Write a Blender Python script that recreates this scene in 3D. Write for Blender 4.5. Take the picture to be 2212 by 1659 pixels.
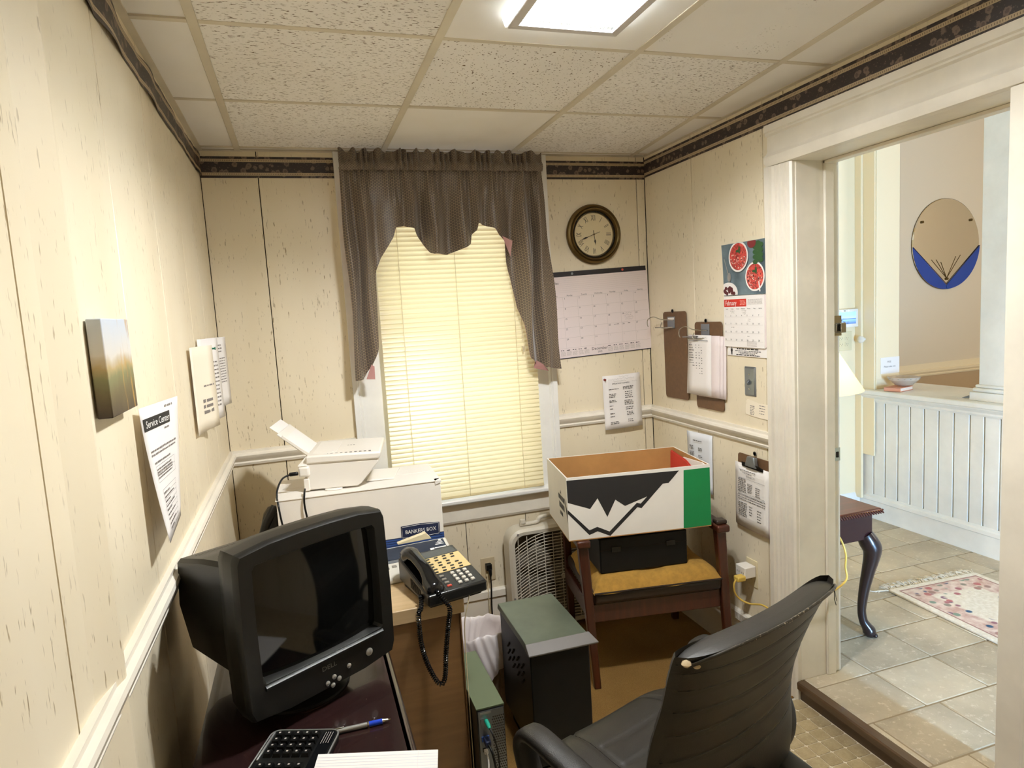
import bpy, bmesh, math, random
from mathutils import Matrix, Vector
random.seed(7)
SC = bpy.context.scene
COL = SC.collection
for o in list(bpy.data.objects):
    bpy.data.objects.remove(o)
PI = math.pi
R = math.radians

# ------------------------------------------------------------------ camera
cd = bpy.data.cameras.new('camera'); cam = bpy.data.objects.new('camera', cd); COL.objects.link(cam)
cd.sensor_fit = 'HORIZONTAL'; cd.sensor_width = 36; cd.lens = 23.077; cd.clip_start = .02
cam.matrix_world = Matrix(((0.94927, 0.09031, -0.30120, 0), (-0.30879, 0.08682, -0.94716, 0), (-0.05939, 0.99212, 0.11030, 1.58), (0, 0, 0, 1)))
SC.camera = cam
# ------------------------------------------------------------------ view, world, daylight, added fill lamp
SC.view_settings.view_transform = 'Standard'; SC.view_settings.look = 'None'
SC.view_settings.gamma = 1; SC.view_settings.use_curve_mapping = False
SC.view_settings.exposure = 1.13
SC.cycles.use_denoising = True
SC.cycles.max_bounces = 10; SC.cycles.diffuse_bounces = 6; SC.cycles.transparent_max_bounces = 12
SC.cycles.sample_clamp_indirect = 6
W = bpy.data.worlds.new('daylight'); SC.world = W; W.use_nodes = True
bg = W.node_tree.nodes['Background']; bg.inputs[0].default_value = (.72, .86, 1, 1); bg.inputs[1].default_value = .9
def area(name, loc, target, sx, sy, power, color):
    l = bpy.data.lights.new(name, 'AREA'); l.shape = 'RECTANGLE'; l.size = sx; l.size_y = sy; l.energy = power; l.color = color
    o = bpy.data.objects.new(name, l); COL.objects.link(o); o.location = loc
    o.rotation_euler = (Vector(target) - Vector(loc)).to_track_quat('-Z', 'Y').to_euler()
    return o
area('daylight_through_window', (.71, 3.75, 1.6), (.71, 3.0, 1.45), 1.3, 1.9, 4.8, (1, .99, .97))
area('daylight_through_front_door', (2.02, -1.45, .75), (3.2, 2.6, .45), .15, 1.2, 135, (.35, .62, 1))
area('far_room_fill', (5.6, .6, 2.2), (4.9, 4.0, 1.3), 1.2, 1.4, 15, (1, .95, .90))  # added fill lamp to brighten the mirror wall, no window known there

# ------------------------------------------------------------------ helpers
def lin(c):
    return tuple((x/255/12.92 if x/255 <= .04045 else ((x/255+.055)/1.055)**2.4) for x in c)
class NT:
    def __init__(s, name):
        s.m = bpy.data.materials.new(name); s.m.use_nodes = True; s.t = s.m.node_tree
        s.b = s.t.nodes['Principled BSDF']; s.out = s.t.nodes['Material Output']
    def n(s, typ, **kw):
        x = s.t.nodes.new(typ)
        for k, v in kw.items(): setattr(x, k, v)
        return x
    def l(s, a, b): s.t.links.new(a, b)
    def math(s, op, a, b=None, c=None):
        x = s.n('ShaderNodeMath', operation=op)
        for i, v in enumerate((a, b, c)):
            if v is None: continue
            if isinstance(v, (int, float)): x.inputs[i].default_value = v
            else: s.l(v, x.inputs[i])
        return x.outputs[0]
    def coord(s, kind='Object', scale=(1, 1, 1), rot=(0, 0, 0)):
        if kind == 'Position': src = s.n('ShaderNodeNewGeometry').outputs['Position']
        else: src = s.n('ShaderNodeTexCoord').outputs[kind]
        mp = s.n('ShaderNodeMapping'); mp.inputs['Scale'].default_value = scale; mp.inputs['Rotation'].default_value = rot
        s.l(src, mp.inputs['Vector']); return mp.outputs[0]
    def noise(s, vec, scale=5, detail=3, rough=.5):
        x = s.n('ShaderNodeTexNoise'); x.inputs['Scale'].default_value = scale; x.inputs['Detail'].default_value = detail; x.inputs['Roughness'].default_value = rough
        s.l(vec, x.inputs['Vector']); return x.outputs[0]
    def voro(s, vec, scale=5, feature='F1', out=0):
        x = s.n('ShaderNodeTexVoronoi', feature=feature); x.inputs['Scale'].default_value = scale
        s.l(vec, x.inputs['Vector']); return x.outputs[out]
    def ramp(s, fac, stops):
        x = s.n('ShaderNodeValToRGB'); e = x.color_ramp.elements
        while len(e) < len(stops): e.new(.5)
        for el, (p, c) in zip(e, stops):
            el.position = p; el.color = (*lin(c), 1) if len(c) == 3 else c
        s.l(fac, x.inputs[0]); return x.outputs[0]
    def mask(s, fac, a, b):
        x = s.n('ShaderNodeMapRange'); x.inputs[1].default_value = a; x.inputs[2].default_value = b
        s.l(fac, x.inputs[0]); return x.outputs[0]
    def mix(s, fac, a, b, blend='MIX'):
        x = s.n('ShaderNodeMix', data_type='RGBA', blend_type=blend)
        for i, v in ((0, fac), (6, a), (7, b)):
            if isinstance(v, (int, float)): x.inputs[i].default_value = v
            elif isinstance(v, tuple): x.inputs[i].default_value = (*lin(v), 1)
            else: s.l(v, x.inputs[i])
        return x.outputs[2]
    def bump(s, h, strength=.3, dist=.01):
        x = s.n('ShaderNodeBump'); x.inputs['Strength'].default_value = strength; x.inputs['Distance'].default_value = dist
        s.l(h, x.inputs['Height']); s.l(x.outputs[0], s.b.inputs['Normal'])
    def base(s, c): s.l(c, s.b.inputs['Base Color'])
def P(name, rgb, rough=.5, metal=0, spec=.5, var=0, vscale=8, bump=0, bscale=200, trans=0, coat=0):
    t = NT(name); b = t.b
    b.inputs['Base Color'].default_value = (*lin(rgb), 1); b.inputs['Roughness'].default_value = rough
    b.inputs['Metallic'].default_value = metal; b.inputs['Specular IOR Level'].default_value = spec
    b.inputs['Transmission Weight'].default_value = trans; b.inputs['Coat Weight'].default_value = coat
    if var or bump: v = t.coord('Object')
    if var:
        n = t.noise(v, vscale, 4, .6)
        d = tuple(max(0, c*(1-var)) for c in rgb); u = tuple(min(255, c*(1+var*.5)) for c in rgb)
        t.base(t.ramp(n, [(.3, d), (.7, u)]))
    if bump: t.bump(t.noise(v, bscale, 2), bump, .002)
    return t.m
def emis(name, rgb, strength):
    t = NT(name); t.b.inputs['Base Color'].default_value = (*lin(rgb), 1)
    t.b.inputs['Emission Color'].default_value = (*lin(rgb), 1); t.b.inputs['Emission Strength'].default_value = strength
    return t.m

class MB:
    def __init__(s): s.v = []; s.f = []; s.uv = {}; s.M = None
    def add(s, vs, fs, uvs=None):
        k = len(s.v)
        for p in vs:
            p = Vector(p); s.v.append(s.M @ p if s.M else p)
        for i, f in enumerate(fs):
            if uvs: s.uv[len(s.f)] = [uvs[j] for j in f]
            s.f.append([k+j for j in f])
        return s
    def box(s, x0, x1, y0, y1, z0, z1):
        return s.add([(x, y, z) for z in (z0, z1) for y in (y0, y1) for x in (x0, x1)],
                     [(0, 2, 3, 1), (4, 5, 7, 6), (0, 1, 5, 4), (2, 6, 7, 3), (0, 4, 6, 2), (1, 3, 7, 5)])
    def hexa(s, p): # eight points: bottom ring then top ring
        return s.add(p, [(3, 2, 1, 0), (4, 5, 6, 7), (0, 1, 5, 4), (1, 2, 6, 5), (2, 3, 7, 6), (3, 0, 4, 7)])
    def quad(s, a, b, c, d): return s.add([a, b, c, d], [(0, 1, 2, 3)])
    def tube(s, pts, r, n=8, closed=False):
        pts = [Vector(p) for p in pts]; m = len(pts); rr = r if isinstance(r, (list, tuple)) else [r]*m
        vs = []; up = None
        for i, p in enumerate(pts):
            a = pts[i-1] if i or closed else p; b = pts[(i+1) % m] if i < m-1 or closed else p
            t = (b-a).normalized() if (b-a).length > 1e-9 else Vector((0, 0, 1))
            if up is None: up = t.orthogonal().normalized()
            up = (up - t*up.dot(t)); up = up.normalized() if up.length > 1e-6 else t.orthogonal().normalized()
            sd = t.cross(up)
            for k in range(n):
                q = 2*PI*k/n; vs.append(p + up*math.cos(q)*rr[i] + sd*math.sin(q)*rr[i])
        fs = []
        for i in range(m if closed else m-1):
            j = (i+1) % m
            for k in range(n): fs.append((i*n+k, i*n+(k+1) % n, j*n+(k+1) % n, j*n+k))
        if not closed: fs += [tuple(range(n))[::-1], tuple((m-1)*n+k for k in range(n))]
        return s.add(vs, fs)
    def lathe(s, prof, n=32, c=(0, 0, 0), axis='Z', cap=True):
        vs = []
        for r, z in prof:
            for k in range(n):
                q = 2*PI*k/n; p = (r*math.cos(q), r*math.sin(q), z)
                if axis == 'Y': p = (p[0], -p[2], p[1])
                if axis == 'X': p = (p[2], p[0], p[1])
                vs.append((p[0]+c[0], p[1]+c[1], p[2]+c[2]))
        fs = [(i*n+k, i*n+(k+1) % n, (i+1)*n+(k+1) % n, (i+1)*n+k) for i in range(len(prof)-1) for k in range(n)]
        if cap and prof[0][0] > 1e-6: fs.append(tuple(range(n))[::-1])
        if cap and prof[-1][0] > 1e-6: fs.append(tuple((len(prof)-1)*n+k for k in range(n)))
        return s.add(vs, fs)
    def cyl(s, c, r, h, n=20, axis='Z'): return s.lathe([(r, 0), (r, h)], n, c, axis)
    def prism(s, poly, z0, z1):
        n = len(poly)
        return s.add([(x, y, z0) for x, y in poly]+[(x, y, z1) for x, y in poly],
                     [tuple(range(n))[::-1], tuple(range(n, 2*n))]+[(i, (i+1) % n, n+(i+1) % n, n+i) for i in range(n)])
    def flat(s, poly, z=0): return s.add([(x, y, z) for x, y in poly], [tuple(range(len(poly)))])
    def sweep(s, prof, a, b, out, up=(0, 0, 1), cap=True, sa=0, sb=0): # profile (o, u) from a to b; sa, sb mitre the ends by o
        a, b, out, up = Vector(a), Vector(b), Vector(out), Vector(up); d = (b-a).normalized(); n = len(prof)
        vs = [a+out*o+up*u+d*sa*o for o, u in prof]+[b+out*o+up*u+d*sb*o for o, u in prof]
        fs = [(i, (i+1) % n, n+(i+1) % n, n+i) for i in range(n)]
        if cap: fs += [tuple(range(n))[::-1], tuple(range(n, 2*n))]
        return s.add(vs, fs)
    def grid(s, fn, nu, nv, uvf=None):
        vs = [fn(i/nu, j/nv) for j in range(nv+1) for i in range(nu+1)]
        fs = [(j*(nu+1)+i, j*(nu+1)+i+1, (j+1)*(nu+1)+i+1, (j+1)*(nu+1)+i) for j in range(nv) for i in range(nu)]
        uv = [(uvf(i/nu, j/nv) if uvf else (i/nu, j/nv)) for j in range(nv+1) for i in range(nu+1)]
        return s.add(vs, fs, uv)
    def words(s, x0, x1, y, h, z=.0006, seed=0, mn=.35, gap=.012):
        rd = random.Random(seed); x = x0
        while x < x1-h:
            w = min(rd.uniform(1.2, 4.5)*h, x1-x); s.flat([(x, y), (x+w, y), (x+w, y+h*rd.uniform(.7, 1)), (x, y+h*rd.uniform(.7, 1))], z); x += w+h*.8
        return s
def mesh(name, mb, mat, smooth=0):
    me = bpy.data.meshes.new(name); me.from_pydata([tuple(v) for v in mb.v], [], mb.f)
    if mb.uv:
        u = me.uv_layers.new(name='UVMap')
        for p in me.polygons:
            if p.index in mb.uv:
                for li, c in zip(p.loop_indices, mb.uv[p.index]): u.data[li].uv = c
    bm = bmesh.new(); bm.from_mesh(me); bmesh.ops.recalc_face_normals(bm, faces=bm.faces); bm.to_mesh(me); bm.free()
    if smooth:
        me.polygons.foreach_set('use_smooth', [True]*len(me.polygons)); me.set_sharp_from_angle(angle=R(smooth))
    me.materials.append(mat); return me
def obj(name, mb, mat, parent=None, smooth=0, bevel=0, label=None, solid=0, sub=0, seg=2, kind=None, M=None):
    me = mb if isinstance(mb, bpy.types.Mesh) else mesh(name, mb, mat, smooth)
    o = bpy.data.objects.new(name, me); COL.objects.link(o)
    if parent: o.parent = parent
    if M is not None: o.matrix_local = M
    if solid: m = o.modifiers.new('s', 'SOLIDIFY'); m.thickness = solid; m.offset = 0
    if sub: m = o.modifiers.new('u', 'SUBSURF'); m.levels = sub; m.render_levels = sub
    if bevel:
        m = o.modifiers.new('b', 'BEVEL'); m.width = bevel; m.segments = seg; m.limit_method = 'ANGLE'; m.angle_limit = R(35)
        me.polygons.foreach_set('use_smooth', [True]*len(me.polygons)); me.set_sharp_from_angle(angle=R(smooth or 50))
    if label: o['label'] = label
    if kind: o['kind'] = kind
    return o
def root(name, label, cat, M=None, group=None):
    o = bpy.data.objects.new(name, None); o.empty_display_size = .05; COL.objects.link(o)
    o['label'] = label; o['category'] = cat
    if group: o['group'] = group
    if M is not None: o.matrix_world = M
    return o
def tag(o, label, cat, group=None):
    o['label'] = label; o['category'] = cat
    if group: o['group'] = group
    return o
def struct(name, mb, mat, **k):
    o = obj(name, mb, mat, **k); o['kind'] = 'structure'; return o
def at(x, y, z, yaw=0): return Matrix.Translation((x, y, z)) @ Matrix.Rotation(R(yaw), 4, 'Z')
def fr(o, u, v, w): return Matrix(((u[0], v[0], w[0], o[0]), (u[1], v[1], w[1], o[1]), (u[2], v[2], w[2], o[2]), (0, 0, 0, 1)))
XL, XR, YB, ZC = -.33, 1.742, 3.05, 2.315
def WB(x, z, out=0, tilt=0): return fr((x, YB-out, z), (1, 0, 0), (0, 0, 1), (0, -1, 0)) @ Matrix.Rotation(R(tilt), 4, 'Z')
def WR(y, z, out=0, tilt=0): return fr((XR-out, y, z), (0, -1, 0), (0, 0, 1), (-1, 0, 0)) @ Matrix.Rotation(R(tilt), 4, 'Z')
def WL(y, z, out=0, tilt=0): return fr((XL+out, y, z), (0, 1, 0), (0, 0, 1), (1, 0, 0)) @ Matrix.Rotation(R(tilt), 4, 'Z')
def text(name, s, size, x, y, z, mat, parent, rot=0, align='CENTER', sx=1, line=1):
    c = bpy.data.curves.new(name, 'FONT'); c.body = s; c.size = size; c.align_x = align; c.align_y = 'CENTER'; c.space_line = line
    c.resolution_u = 2; c.materials.append(mat)
    o = bpy.data.objects.new(name, c); COL.objects.link(o); o.parent = parent
    o.location = (x, y, z); o.rotation_euler = (0, 0, R(rot)); o.scale = (sx, 1, 1); return o
def catmull(pts, n=8):
    pts = [Vector(p) for p in pts]; out = []
    for i in range(len(pts)-1):
        a, b, c, d = pts[max(i-1, 0)], pts[i], pts[i+1], pts[min(i+2, len(pts)-1)]
        for k in range(n):
            t = k/n; out.append(.5*((2*b)+(c-a)*t+(2*a-5*b+4*c-d)*t*t+(3*b-a-3*c+d)*t**3))
    return out+[pts[-1]]
def rrect(x0, x1, y0, y1, r, n=5):
    out = []
    for cx, cy, a in ((x1-r, y1-r, 0), (x0+r, y1-r, 90), (x0+r, y0+r, 180), (x1-r, y0+r, 270)):
        for k in range(n+1): q = R(a+90*k/n); out.append((cx+r*math.cos(q), cy+r*math.sin(q)))
    return out

# ------------------------------------------------------------------ materials
def m_wall():
    t = NT('cream_streaked_panelling'); p = t.coord('Position', (150, 150, 26)); n = t.noise(p, 1, 2, .55)
    f = t.mask(n, .652, .715); big = t.noise(t.coord('Position', (3, 3, .7)), 1, 3)
    c = t.ramp(big, [(.3, (222, 208, 178)), (.7, (233, 221, 195))])
    f2 = t.math('MULTIPLY', f, t.mask(t.noise(t.coord('Position'), 4, 2), .3, .65))
    t.base(t.mix(f2, c, (152, 132, 96))); t.b.inputs['Roughness'].default_value = .42; t.bump(t.math('SUBTRACT', 1, f), .12, .002)
    return t.m
def m_tile(name, kind):
    t = NT(name); b = (241, 238, 234); t.b.inputs['Roughness'].default_value = .9; t.b.inputs['Specular IOR Level'].default_value = .1
    if kind == 'blank': t.base(t.ramp(t.noise(t.coord('Position'), 3, 3), [(.3, (236, 232, 226)), (.7, (243, 240, 236))]))
    else:
        sc = (75, 260, 1) if kind == 'long' else (130, 130, 1)
        v = t.coord('Position', sc); n = t.noise(v, 1.0, 2, .5)
        f = t.mask(n, .61, .67) if kind == 'long' else t.mask(n, .635, .68)
        if kind == 'worn': f = t.math('MULTIPLY', f, t.mask(t.noise(t.coord('Position'), 5, 1), .55, .68))
        big = t.ramp(t.noise(t.coord('Position'), 2.5, 3), [(.3, (234, 230, 224)), (.7, b)])
        t.base(t.mix(f, big, (112, 92, 66))); t.bump(t.math('SUBTRACT', 1, f), .5, .004)
    return t.m
def m_border():
    t = NT('floral_border_paper'); tc = t.coord('Object'); sx = t.n('ShaderNodeSeparateXYZ'); t.l(tc, sx.inputs[0]); y = sx.outputs[1]
    v = t.coord('Object', (1, 1, 0)); d = t.voro(v, 34, 'F1', 0)
    pet = t.math('ADD', d, t.math('MULTIPLY', t.math('SUBTRACT', t.noise(v, 120, 2), .5), .35))
    fl = t.math('SUBTRACT', t.mask(pet, .40, .34), t.math('MULTIPLY', t.mask(pet, .22, .18), .5))
    lv = t.mask(t.noise(v, 150, 2), .62, .68)
    c = t.mix(lv, (48, 38, 36), (96, 82, 72)); c = t.mix(t.math('MULTIPLY', fl, .75), c, (128, 108, 92))
    dot = t.mask(t.math('SINE', t.math('MULTIPLY', sx.outputs[0], 900)), .3, .8)
    band = t.mix(dot, (188, 168, 136), (128, 106, 82))
    def inb(a, b): return t.math('MULTIPLY', t.math('GREATER_THAN', y, a), t.math('LESS_THAN', y, b))
    core = t.math('ADD', inb(.0132, .0188), inb(.0692, .0748)); band = t.mix(t.math('MULTIPLY', dot, core), (184, 164, 132), (112, 92, 70))
    c = t.mix(inb(.010, .022), c, band); c = t.mix(inb(.066, .078), c, band)
    c = t.mix(t.math('MULTIPLY', t.mask(t.noise(v, 7, 4, .7), .60, .78), .55), c, (120, 104, 84))
    t.base(c); t.b.inputs['Roughness'].default_value = .45; return t.m
def m_wood(name, a, b, rough=.35, scale=(2, 30, 30), coat=.2):
    t = NT(name); n = t.noise(t.coord('Object', scale), 1.5, 4, .6); t.base(t.ramp(n, [(.3, a), (.7, b)]))
    t.b.inputs['Roughness'].default_value = rough; t.b.inputs['Coat Weight'].default_value = coat; return t.m
def m_carpet():
    t = NT('tan_carpet'); n = t.noise(t.coord('Position'), 420, 2, .7); g = t.noise(t.coord('Position'), 6, 3)
    t.base(t.mix(t.math('MULTIPLY', g, .6), t.ramp(n, [(.3, (124, 92, 46)), (.7, (176, 138, 82))]), (112, 82, 40)))
    t.b.inputs['Roughness'].default_value = 1; t.b.inputs['Specular IOR Level'].default_value = .05; t.bump(n, .8, .006); return t.m
def m_stone(name, a, b, vein, s=9, rough=.5):
    t = NT(name); oi = t.n('ShaderNodeObjectInfo'); v = t.n('ShaderNodeVectorMath', operation='ADD'); mp = t.coord('Position')
    rv = t.n('ShaderNodeCombineXYZ'); k = t.math('MULTIPLY', oi.outputs['Random'], 40); t.l(k, rv.inputs[0]); t.l(k, rv.inputs[1])
    t.l(mp, v.inputs[0]); t.l(rv.outputs[0], v.inputs[1])
    n = t.noise(v.outputs[0], s, 5, .65); f = t.noise(v.outputs[0], s*9, 4, .75)
    c = t.mix(oi.outputs['Random'], t.ramp(n, [(.3, a), (.7, b)]), t.ramp(n, [(.3, tuple(x*.86 for x in a)), (.7, tuple(x*.93 for x in b))]))
    c = t.mix(t.math('MULTIPLY', t.mask(f, .56, .7), .55), c, vein); t.base(c); t.b.inputs['Roughness'].default_value = rough
    t.bump(f, .15, .003); return t.m
def m_blind():
    t = NT('cream_blind_slat'); d = t.n('ShaderNodeBsdfDiffuse'); r = t.n('ShaderNodeBsdfTranslucent'); g = t.n('ShaderNodeBsdfGlossy'); g.inputs['Roughness'].default_value = .35
    d.inputs[0].default_value = (*lin((238, 228, 190)), 1); r.inputs[0].default_value = (*lin((252, 238, 196)), 1)
    a = t.n('ShaderNodeMixShader'); a.inputs[0].default_value = .38; t.l(d.outputs[0], a.inputs[1]); t.l(r.outputs[0], a.inputs[2])
    b = t.n('ShaderNodeMixShader'); b.inputs[0].default_value = .05; t.l(a.outputs[0], b.inputs[1]); t.l(g.outputs[0], b.inputs[2])
    t.l(b.outputs[0], t.out.inputs[0]); return t.m
def m_glass(name, tint=(1, 1, 1), k=.06):
    t = NT(name); a = t.n('ShaderNodeBsdfTransparent'); a.inputs[0].default_value = (*tint, 1); g = t.n('ShaderNodeBsdfGlossy'); g.inputs['Roughness'].default_value = .02
    m = t.n('ShaderNodeMixShader'); m.inputs[0].default_value = k; t.l(a.outputs[0], m.inputs[1]); t.l(g.outputs[0], m.inputs[2]); t.l(m.outputs[0], t.out.inputs[0]); return t.m
def m_curtain():
    t = NT('brown_geometric_curtain_cloth'); u = t.n('ShaderNodeTexCoord').outputs['UV']; mp = t.n('ShaderNodeMapping'); mp.inputs['Scale'].default_value = (1, 1, 1); t.l(u, mp.inputs['Vector'])
    sx = t.n('ShaderNodeSeparateXYZ'); t.l(mp.outputs[0], sx.inputs[0]); k = 2*PI/.0105
    x = t.math('MULTIPLY', sx.outputs[0], k); y = t.math('MULTIPLY', sx.outputs[1], k)
    def wv(cx, cy): return t.math('COSINE', t.math('ADD', t.math('MULTIPLY', x, cx), t.math('MULTIPLY', y, cy)))
    s = t.math('ADD', t.math('ADD', wv(1, 0), wv(-.5, .866)), wv(-.5, -.866)); f = t.mask(s, -.75, -1.25)
    c = t.mix(f, (86, 72, 60), (146, 128, 100)); t.base(c); t.b.inputs['Roughness'].default_value = .45; t.b.inputs['Sheen Weight'].default_value = .3
    return t.m
def m_leather():
    t = NT('worn_black_leather'); v = t.coord('Object'); n = t.noise(v, 5, 4, .6); t.base(t.ramp(n, [(.3, (27, 24, 19)), (.75, (40, 35, 27))]))
    t.b.inputs['Roughness'].default_value = .46; t.bump(t.voro(v, 420), .12, .001); return t.m
M = dict(
 wall=m_wall(), tile_long=m_tile('fissured_ceiling_tile', 'long'), tile_pit=m_tile('pitted_ceiling_tile', 'pit'), tile_blank=m_tile('smooth_ceiling_tile', 'blank'), tile_worn=m_tile('painted_ceiling_tile', 'worn'),
 tee=P('cream_ceiling_grid', (212, 202, 182), .5, var=.06, vscale=4), trim=P('cream_gloss_trim', (232, 224, 208), .35, var=.05, vscale=5), trimw=P('white_gloss_trim', (232, 230, 224), .3, var=.03),
 dark=P('dark_gap', (40, 32, 24), .9), border=m_border(), carpet=m_carpet(),
 vinyl=m_stone('tan_vinyl_tile', (170, 148, 108), (198, 178, 138), (208, 192, 158), 14, .4), grout=P('pale_grout', (226, 216, 194), .6), htile=m_stone('grey_beige_floor_tile', (178, 164, 140), (206, 192, 166), (230, 220, 200), 4, .42), hgrout=P('grey_grout', (146, 130, 104), .7),
 hallwall=P('cream_hall_paint', (238, 221, 186), .5), greige=P('greige_hall_paint', (222, 208, 184), .55), sub=P('subfloor', (150, 130, 100), .8),
 blind=m_blind(), pane=m_glass('window_glass'), curtain=m_curtain(), pink=P('dusty_pink_lining', (176, 128, 122), .6), leather=m_leather(),
 darkwood=m_wood('dark_desk_laminate', (34, 19, 18), (46, 28, 25), .22, coat=.4), brown=m_wood('brown_cabinet_laminate', (118, 86, 52), (132, 98, 60), .4, (3, 3, 30)), tan=m_wood('tan_cabinet_top', (190, 162, 120), (204, 176, 134), .4),
 redwood=m_wood('reddish_brown_wood', (56, 25, 15), (76, 35, 20), .3, (30, 30, 2)), mahogany=m_wood('dark_mahogany', (60, 26, 20), (92, 42, 30), .28), step=m_wood('dark_step_wood', (70, 52, 36), (96, 72, 48), .35, (30, 2, 30)),
 black=P('matte_black_plastic', (10, 10, 9), .45, spec=.25), black2=P('satin_black_plastic', (21, 21, 20), .3, bump=.05, bscale=900), gloss=P('gloss_black_plastic', (16, 17, 19), .14), crt=P('charcoal_monitor_plastic', (19, 18, 15), .4, spec=.35, bump=.08, bscale=1200),
 screen=P('dark_screen_glass', (9, 10, 10), .06, spec=.6), silver=P('silver_plastic', (176, 176, 172), .3, .6), chrome=P('chrome', (190, 188, 180), .18, 1), steel=P('brushed_steel', (146, 152, 158), .32, .85, bump=.05, bscale=300),
 white=P('white_plastic', (232, 226, 216), .4), whitebox=P('white_cardboard', (230, 224, 214), .7, var=.03, vscale=3), kraft=P('kraft_cardboard', (176, 130, 74), .8, var=.06), paper=P('white_paper', (236, 230, 224), .8), paper2=P('pinkish_paper', (228, 214, 210), .8), cream=P('cream_paper', (240, 228, 206), .8),
 tink=P('faded_ink', (92, 88, 84), .7), ink=P('black_ink', (30, 28, 28), .6), grey=P('grey_ink', (128, 120, 114), .7), lgrey=P('pale_grey_ink', (178, 168, 160), .7), red=P('red_print', (206, 50, 32), .6), redf=P('red_folder', (200, 62, 48), .6), green=P('green_print', (0, 122, 62), .6), navy=P('navy_print', (24, 34, 66), .5), blue=P('blue_print', (44, 76, 138), .5), wprint=P('white_print', (240, 238, 232), .6),
 ivory=P('ivory_plastic', (222, 208, 170), .4), ivory2=P('cream_button_panel', (216, 190, 132), .4), yellow=P('yellow_cord', (214, 180, 84), .4), brass=P('antique_brass', (104, 84, 46), .32, .75), dial=P('cream_dial', (226, 210, 170), .6),
 board=P('brown_hardboard', (108, 78, 50), .55, var=.08, vscale=60), mustard=P('mustard_fabric', (172, 130, 54), .95, bump=.6, bscale=700, var=.1, vscale=40), vinylbrown=P('dark_brown_vinyl', (40, 27, 20), .3), towertop=P('grey_green_metal', (96, 104, 88), .38, .35, var=.12, vscale=6), fan=P('off_white_fan_plastic', (206, 198, 180), .4), fanblade=P('grey_fan_blade', (128, 120, 106), .5),
 bag=P('white_bin_liner', (236, 226, 222), .35), bin=P('brown_waste_bin', (142, 122, 98), .6, var=.15, vscale=30), keyt=P('pale_keys', (214, 208, 196), .4), keyg=P('grey_keys', (140, 134, 122), .4), keyr=P('red_key', (206, 84, 66), .4), penb=P('blue_pen_grip', (28, 66, 190), .2), teal=P('teal_plug', (30, 170, 140), .4),
 mirror=P('mirror_silver', (236, 232, 224), .02, 1), cobalt=P('cobalt_glass', (20, 68, 160), .08, spec=.6), shade=None, rugc=None)

# ================================================================== SETTING
def panels(par, frame, edges, z0, z1, th=.008, gap=.0035, skip=()):
    for a, b in zip(edges[:-1], edges[1:]):
        if (a, b) in skip: continue
        obj('wall_panel', MB().box(a+gap/2, b-gap/2, z0, z1, -th, 0), M['wall'], par, bevel=.0015, seg=1, M=par.matrix_world.inverted() @ frame)
bpy.context.view_layer.update()
# --- left wall
wl = struct('wall_left', MB().box(XL-.12, XL-.008, -1.3, YB+.1, -.05, 2.5), M['dark'])
F0 = WL(0, 0)
panels(wl, F0, [-1.2, -.8, -.4, 0, .45, .98], 0, ZC+.01)
panels(wl, F0, [1.16, 1.52, 1.95, 2.38, 2.69, YB], 0, ZC+.01)
# buckled board edge standing proud beside a seam
seam2 = MB(); seam2.M = F0 @ Matrix(((1, 0, 0, .982), (0, 0, 1, 0), (0, 1, 0, 0), (0, 0, 0, 1)))
seam2.prism([(0, -.008), (.176, -.008), (.176, -.004), (.167, .018), (.158, .0185), (.066, .001), (.0, 0)], 0, ZC+.01)
obj('wall_panel', seam2, M['wall'], wl)
# --- back wall with the window hole
wx0, wx1, wz0, wz1 = .345, 1.08, .70, 2.26
mb = MB(); mb.box(XL-.1, wx0, YB+.008, YB+.16, -.05, 2.5).box(wx1, XR+.2, YB+.008, YB+.16, -.05, 2.5).box(wx0, wx1, YB+.008, YB+.16, -.05, wz0).box(wx0, wx1, YB+.008, YB+.16, wz1, 2.5)
wb = struct('wall_back', mb, M['dark'])
F0 = WB(0, 0)
panels(wb, F0, [XL, -.105, .215], 0, ZC+.01); panels(wb, F0, [.215, .69, 1.0, 1.2], 0, .69); panels(wb, F0, [1.2, 1.695, XR], 0, ZC+.01)
# --- right wall with the doorway
dy0, dy1, dz = 1.226, 1.98, 2.055
mb = MB().box(XR+.008, 1.93, -1.3, dy0-.012, -.05, 2.9).box(XR+.008, 1.93, dy1+.012, 3.42, -.05, 2.9).box(XR+.008, 1.93, dy0-.012, dy1+.012, dz+.012, 2.9)
wr = struct('wall_right', mb, M['hallwall'])
def WRp(a, b): return (-b, -a)
F0 = WR(0, 0)
panels(wr, F0, [-YB, -2.634, -2.155, -(dy1+.06)], 0, ZC+.01); panels(wr, F0, [-(dy0-.06), -.7, -.25, .2, .7, 1.2], 0, ZC+.01)
panels(wr, F0, [-(dy1+.06), -(dy0-.06)], dz+.1, ZC+.01)
mb = MB().box(XL-.1, XR+.2, -1.3, -1.208, -.05, 2.5); wf = struct('wall_front', mb, M['dark'])
panels(wf, fr((0, -1.2, 0), (-1, 0, 0), (0, 0, 1), (0, 1, 0)), [-XR, -1.2, -.7, -.2, -XL], 0, ZC+.01)
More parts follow.
